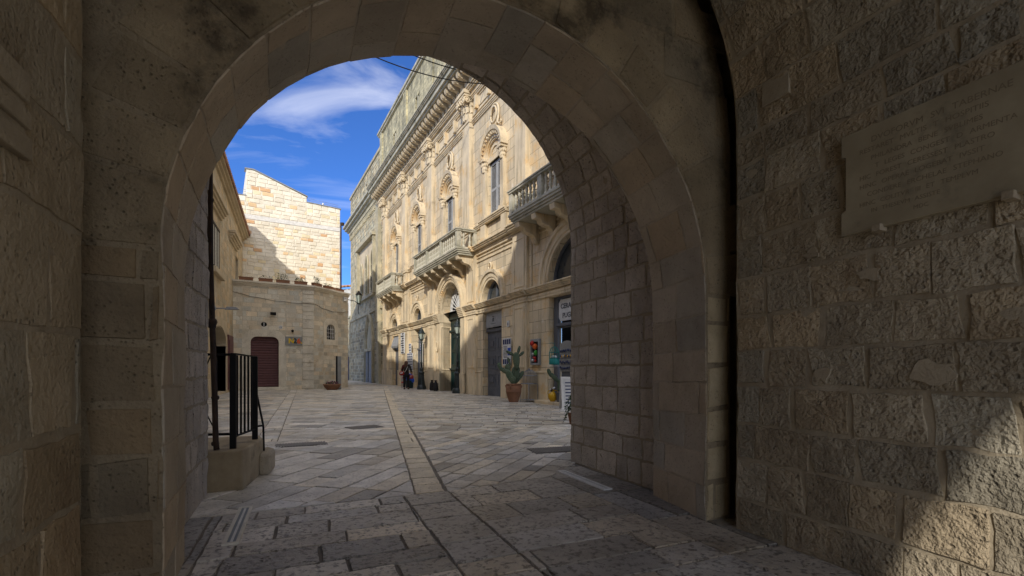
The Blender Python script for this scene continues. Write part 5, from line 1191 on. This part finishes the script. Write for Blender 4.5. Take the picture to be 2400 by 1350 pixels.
# second cactus at the shop door
t=thing('small_cactus','low dark prickly pear in a grey pot at the shop doorstep','plant',F(13.62,.22,.12))
b=MB(); b.lathe([(.12,0),(.17,.28),(.18,.3),(.15,.3)],(0,0,0),12); b.build('pot',M['dgrey'],t)
b=MB(); 
for (a,z),(a2,z2),w in (((0,.3),(-.02,.75),.12),((0,.6),(-.36,.95),.09),((-.3,.8),(-.42,1.1),.08),((.0,.68),(.36,.74),.13),((.3,.72),(.62,.82),.08),((-.1,.35),(.2,.7),.1)): leafpad(b,cpx(a,z),cpx(a2,z2),w,.02)
b.build('cactus',M['cactus'],t)
# yellow vase
vp=F(13.85,.38,.12); t=thing('yellow_vase','round yellow glazed jug with flowers on the shop doorstep','vase',vp)
b=MB(); b.lathe([(.07,0),(.08,.01),(.14,.10),(.155,.18),(.13,.26),(.06,.31),(.05,.35),(.08,.40)],(0,0,0),16); b.build('body',M['yellow'],t)
b=MB(); b.tube([(.06,-.02,.36),(.15,-.06,.36),(.17,-.07,.28),(.13,-.05,.2)],.014,5); b.tube([(-.06,.02,.36),(-.13,.05,.36),(-.15,.06,.28),(-.12,.04,.2)],.014,5); b.build('handle',M['yellow'],t)
b=MB(); b.ball((.02,-.04,.44),.04); b.ball((-.07,0,.40),.035); b.ball((.07,.0,.46),.03); b.build('flowers',M['paper'],t); b=MB(); b.ball((-.03,0,.38),.06); b.ball((.05,.02,.40),.04); b.build('dark_petals',M['ink'],t)
# leaning A-frame sign
t=thing('pavement_sign','white framed pavement sign leaning back near the gate jamb','sign',(6.84,11.9,.012),-.35)
b=MB(); H_=.96; le=.26
fr=lambda u,v,d:(u,v*le+d,v*H_)
def rect(mb,u0,u1,v0,v1,d0,d1): mb.prism([(u0,v0),(u1,v0),(u1,v1),(u0,v1)],fr,d0,d1)
rect(b,0,.07,0,1,-.02,.02); rect(b,.58,.65,0,1,-.02,.02); rect(b,.07,.58,.93,1,-.02,.02); rect(b,.07,.58,.0,.10,-.02,.02); rect(b,-.03,.68,0,.05,-.06,.02); b.build('frame',M['white'],t,bevel=.004)
b=MB(); rect(b,.07,.58,.1,.93,-.005,.012); b.build('panel',M['paper'],t)
b=MB()
for k in range(7): rect(b,.12,.5-rn.random()*.1,.2+k*.1,.235+k*.1,-.008,-.005)
b.build('painted_lines',M['navy'],t)
b=MB(); b.prism([(0,0),(.65,0),(.65,1),(0,1)],lambda u,v,d:(u,.55-v*.27+d,v*H_),-.015,.015); b.build('rear_leg',M['white'],t)
# trailing plant by the jamb
t=thing('trailing_plant','dark trailing potted plant half hidden by the right gate jamb','plant',(5.33,8.75,.012))
b=MB(); b.lathe([(.10,0),(.14,.22),(.15,.24),(.12,.24)],(0,0,0),12); b.build('pot',M['terra'],t)
b=MB(); rn=random.Random(3)
for k in range(22):
    a=rn.uniform(0,2*PI) if k>6 else PI+rn.uniform(-.8,.3); r_=rn.uniform(.08,.32); h=rn.uniform(.1,.50)
    P=[(0,0,.24),(r_*.4*cos(a),r_*.4*sin(a),.24+h*.8),(r_*cos(a),r_*sin(a),.24+h*.8-rn.uniform(.05,.5))]
    b.tube(P,.005,3)
    for j in range(14):
        tt=rn.random(); i=0 if tt<.5 else 1; q=tt*2-i; p=Vector(P[i]).lerp(Vector(P[i+1]),q)+Vector((rn.uniform(-1,1),rn.uniform(-1,1),rn.uniform(-1,1)))*.025
        d=Vector((rn.uniform(-1,1),rn.uniform(-1,1),rn.uniform(-1,.4))).normalized()*.032; c=d.orthogonal().normalized()*.013
        b.add([p-d,p+c,p+d,p-c],[(0,1,2,3)],(rn.uniform(.6,1.1),)*3)
b.build('foliage',M['leaf'],t)
# notices and postcard racks of the far shops
def notice(nm,label,s0,s1,z0,z1,o,cat,rows,cols,mt='ink'):
    t=thing(nm,label,cat); b=MB(); wallbox(b,s0,s1,z0,z1,o,o+.03); b.build('panel',M['paper'],t)
    b=MB(); rn=random.Random(len(label))
    for r_ in range(rows):
        for c in range(cols):
            zz=z1-(z1-z0)*(r_+.75)/rows; ss=s0+(s1-s0)*(c+.2)/cols; wd=(s1-s0)/cols*rn.uniform(.45,.75)
            wallbox(b,ss,ss+wd,zz,zz+(z1-z0)/rows*.55,o+.03,o+.036)
    b.build('printed_rows',M[mt],t); return t
notice('notice_board','tall white notice board on the pilaster above the woman',31.75,32.65,2.25,3.65,.16,'notice',9,1)
nb=notice('postcard_rack','broad postcard rack leaning beside the far lamp post',29.05,30.15,1.1,2.2,.45,'postcard rack',7,6,'navy')
notice('postcard_strip','narrow strip of postcards hanging left of the shop door',30.35,30.8,1.1,2.85,.14,'postcard strip',10,2,'navy')
notice('postcard_strip','narrow strip of colourful postcards hanging right of the shop door',28.05,28.45,1.05,2.85,.14,'postcard strip',12,2,'postblue')
t=thing('blue_bag','bright blue bag slumped over a dark green bin beside the lamp post','bag',F(29.4,.55,0)); b=MB(); b.lathe([(.20,0),(.23,.1),(.25,.5)],(0,0,0),10); b.build('bin',M['dgreen'],t)
b=MB(); b.ball((0,0,.66),.27,10,7,(1,1,1),(1,1,1.0)); b.ball((.12,-.08,.5),.18,8,6); b.build('bag',M['blue'],t)
t=thing('souvenir_basket','wire basket of small souvenirs in front of the postcard rack','basket',F(29.9,.75,0)); b=MB()
for k in range(10):
    a=2*PI*k/10; b.tube([(.16*cos(a),.16*sin(a),0),(.2*cos(a),.2*sin(a),.9)],.008,4)
for z in (.3,.6,.9): b.tube([(.2*cos(2*PI*i/12),.2*sin(2*PI*i/12),z) for i in range(13)],.01,4)
b.build('frame',M['cagegrey'],t); b=MB(); rn=random.Random(5)
for k in range(16): b.box(*(lambda x,y,z:(x-.05,x+.05,y-.03,y+.03,z,z+.1))(rn.uniform(-.14,.14),rn.uniform(-.14,.14),rn.choice((.32,.6,.9))))
b.build('souvenirs',M['red'],t)
for s_,lab,tl in ((24.75,'left of two dark sacks leaning by the green portal',.12),(24.15,'right of two dark sacks leaning by the green portal',-.1)):
    t=thing('sack',lab,'sack',F(s_+.9,.42,0)); b=MB(); b.lathe([(.10,0),(.14,.1),(.12,.4),(.05,.52),(.07,.60)],(0,0,0),9); b.build('body',M['jacket'],t); b=MB(); b.tube([(.05,0,.5),(.1,0,.56),(.05,.03,.6)],.01,4); b.build('tie',M['terra'],t)
t=thing('wall_hook','short iron arm sticking out beside the far shop door','bracket'); b=MB(); b.tube([F(27.9,0,3.05),F(27.9,.45,3.05),F(27.9,.5,3.12)],.018,5); b.build('arm',M['black'],t); b=MB(); b.lathe([(.06,-.01),(.06,.02)],tuple(F(27.9,.02,3.05)),8); b.build('plate',M['black'],t)
# flower bowl and post
t=thing('flower_bowl','wide terracotta bowl of pink flowers at the building corner','plant',(1.42,28.8,.01))
b=MB(); b.lathe([(.28,0),(.3,.03),(.42,.16),(.46,.26),(.49,.27),(.49,.33),(.44,.33)],(0,0,0),22); b.build('bowl',M['terra'],t)
b=MB(); b.lathe([(.44,.28),(.01,.33)],(0,0,0),12); b.build('soil',M['soil'],t)
b=MB(); c=MB(); rn=random.Random(9)
for k in range(150):
    a=rn.uniform(0,2*PI); r_=.36*math.sqrt(rn.random()); p=Vector((r_*cos(a),r_*sin(a),.32+rn.random()*.2*(1-r_)))
    d=Vector((rn.uniform(-1,1),rn.uniform(-1,1),rn.uniform(-.5,1))).normalized()*.04; e=d.orthogonal().normalized()*.025
    (b if k%2 else c).add([p-d,p+e,p+d,p-e],[(0,1,2,3)],(rn.uniform(.6,1.3),)*3)
b.build('petals',M['pink'],t); c.build('foliage',M['leaf'],t)
t=thing('post','slim square grey and black post behind the flower bowl','post',(1.78,29.3,.01)); b=MB(); b.box(-.13,-.04,-.05,.05,0,1.95); b.build('black_side',M['black'],t,bevel=.005); b=MB(); b.box(-.04,.16,-.05,.05,0,1.93); b.build('grey_panel',M['board'],t,bevel=.005)
# ------------------------------------------------------------------ the woman
def skin(name,joints,edges,mat_,parent,lvl=2,root=0):
    me=bpy.data.meshes.new(name); me.from_pydata([j[0] for j in joints],edges,[]); o=bpy.data.objects.new(name,me); col.objects.link(o); o.parent=parent
    sk=o.modifiers.new('s','SKIN'); sk.use_smooth_shade=True
    for i,j in enumerate(joints):
        r_=j[1]; me.skin_vertices[0].data[i].radius=(r_,r_) if not isinstance(r_,tuple) else r_
    me.skin_vertices[0].data[root].use_root=True
    ss=o.modifiers.new('u','SUBSURF'); ss.levels=lvl; ss.render_levels=lvl
    dg=bpy.context.evaluated_depsgraph_get(); dg.update(); m2=bpy.data.meshes.new_from_object(o.evaluated_get(dg)); o.modifiers.clear(); o.data=m2; m2.name=name
    m2.materials.clear(); m2.materials.append(mat_); a=m2.attributes.new('tint','FLOAT_COLOR','FACE'); a.data.foreach_set('color',[1.0]*(4*len(m2.polygons)))
    return o
pw=thing('person','long haired woman seen from behind in dark coat with backpack and red bag','person',(5.42,27.6,.012),-.5)
J=[((0,0,.92),(.15,.12)),((0,0,1.08),(.12,.09)),((0,.0,1.28),(.16,.11)),((0,0,1.42),(.11,.08)),((0,.01,1.50),.05),((0,.03,1.60),(.075,.085)),((.01,.035,1.68),(.06,.07)),
 ((.19,0,1.38),.055),((.25,.05,1.12),.042),((.22,.22,.98),.032),
 ((-.19,0,1.38),.055),((-.25,.03,1.12),.042),((-.24,.16,.93),.032),
 ((.09,0,.84),.085),((.10,.02,.48),.06),((.10,-.01,.10),.045),((.11,.13,.04),.04),
 ((-.09,0,.84),.085),((-.10,.0,.48),.06),((-.11,-.03,.10),.045),((-.12,.11,.04),.04)]
E_=[(0,1),(1,2),(2,3),(3,4),(4,5),(5,6),(3,7),(7,8),(8,9),(3,10),(10,11),(11,12),(0,13),(13,14),(14,15),(15,16),(0,17),(17,18),(18,19),(19,20)]
# hands: palm and five fingers each
for (wi,hx,dx) in ((9,.22,-1),(12,-.24,1)):
    w=J[wi][0]; base=len(J); J.append(((w[0]+dx*.005,w[1]+.07,w[2]-.03),(.028,.018))); E_.append((wi,base))
    for k,L in enumerate((.06,.075,.08,.07)):
        a=len(J); J.append(((w[0]+(k-1.5)*.019,w[1]+.11,w[2]-.04),.009)); J.append(((w[0]+(k-1.5)*.02,w[1]+.11+L*.5,w[2]-.06-L*.4),.008)); E_+=[(base,a),(a,a+1)]
    a=len(J); J.append(((w[0]+dx*.035,w[1]+.09,w[2]-.02),.010)); J.append(((w[0]+dx*.045,w[1]+.12,w[2]-.04),.009)); E_+=[(base,a),(a,a+1)]
body=skin('body',J,E_,M['skin'],pw)
skin('jacket',[((0,0,.78),(.19,.15)),((0,0,.95),(.17,.14)),((0,0,1.1),(.15,.12)),((0,0,1.28),(.185,.13)),((0,0,1.41),(.12,.09)),((0,0.01,1.49),.065),((.20,0,1.38),.075),((.265,.05,1.11),.06),((.23,.19,1.0),.048),((-.20,0,1.38),.075),((-.265,.03,1.11),.06),((-.245,.14,.95),.048)],
     [(0,1),(1,2),(2,3),(3,4),(4,5),(4,6),(6,7),(7,8),(4,9),(9,10),(10,11)],M['jacket'],pw)
skin('trousers',[((0,0,.90),(.17,.13)),((.10,0,.80),.105),((.11,.02,.48),.082),((.11,-.01,.09),.07),((-.10,0,.80),.105),((-.115,0,.48),.082),((-.12,-.03,.09),.07)],[(0,1),(1,2),(2,3),(0,4),(4,5),(5,6)],M['cloth'],pw)
for sx,dy in ((.11,0),(-.12,-.02)):
    b=MB(); b.ball((sx,.04+dy,.045),.06,8,6,(1,1,1),(.85,2.1,.75)); b.build('shoe',M['black'],pw)
skin('hair',[((.0,.01,1.66),(.10,.11)),((0,-.02,1.55),(.12,.11)),((-.01,-.09,1.40),(.11,.07)),((-.05,-.12,1.22),(.10,.05)),((-.09,-.13,1.05),(.05,.03))],[(0,1),(1,2),(2,3),(3,4)],M['hair'],pw)
b=MB(); b.ball((.0,.125,1.63),.018,6,5); b.tube([(-.025,.118,1.58),(.025,.118,1.58)],.006,4); b.ball((-.03,.112,1.665),.010,6,4);b.ball((.03,.112,1.665),.010,6,4); b.build('face',M['skin'],body)
skin('backpack',[((.05,-.16,.98),(.15,.09)),((.05,-.17,1.15),(.15,.10)),((.07,-.15,1.34),(.12,.08))],[(0,1),(1,2)],M['cloth'],pw)
b=MB(); b.tube([(.15,-.1,1.05),(.17,.02,1.3),(.12,.0,1.46),(.10,-.12,1.42)],.02,5); b.tube([(-.05,-.22,1.0),(.08,-.27,1.15),(.15,-.22,1.34)],.012,4,(3,3,3)); b.build('strap',M['board'],pw)
hb=thing('red_handbag','round red and white handbag hanging at the left hip of the woman','bag',(5.42-.26,27.6+.02,.012),-.5)
b=MB(); b.ball((0,-.02,.93),.15,10,7,(1,1,1),(1.1,.6,.85)); b.build('body',M['redbag'],hb); b=MB(); b.box(-.08,.08,-.13,-.10,.93,.98); b.ball((.05,-.1,1.0),.03); b.build('patch',M['paper'],hb)
b=MB(); b.tube([(-.1,0,1.0),(-.02,.0,1.2),(.12,.0,1.42)],.012,4); b.build('strap',M['redbag'],hb)
hb=thing('red_helmet','red and white striped helmet hanging from the right arm of the woman','helmet',(5.42+.26,27.6-.05,.012),-.5)
b=MB(); b.lathe([(.12,.62),(.15,.68),(.14,.76),(.09,.84),(.01,.86)],(0,.05,0),12); b.build('shell',M['redbag'],hb); b=MB(); b.tube([(-.13,.0,.7),(0,-.1,.74),(.13,.0,.7)],.02,5); b.tube([(-.10,.0,.80),(0,-.06,.83),(.1,.0,.8)],.012,5); b.build('stripe',M['paper'],hb)
b=MB(); b.tube([(0,.05,.84),(-.02,.08,.94)],.01,4); b.build('strap',M['black'],hb)
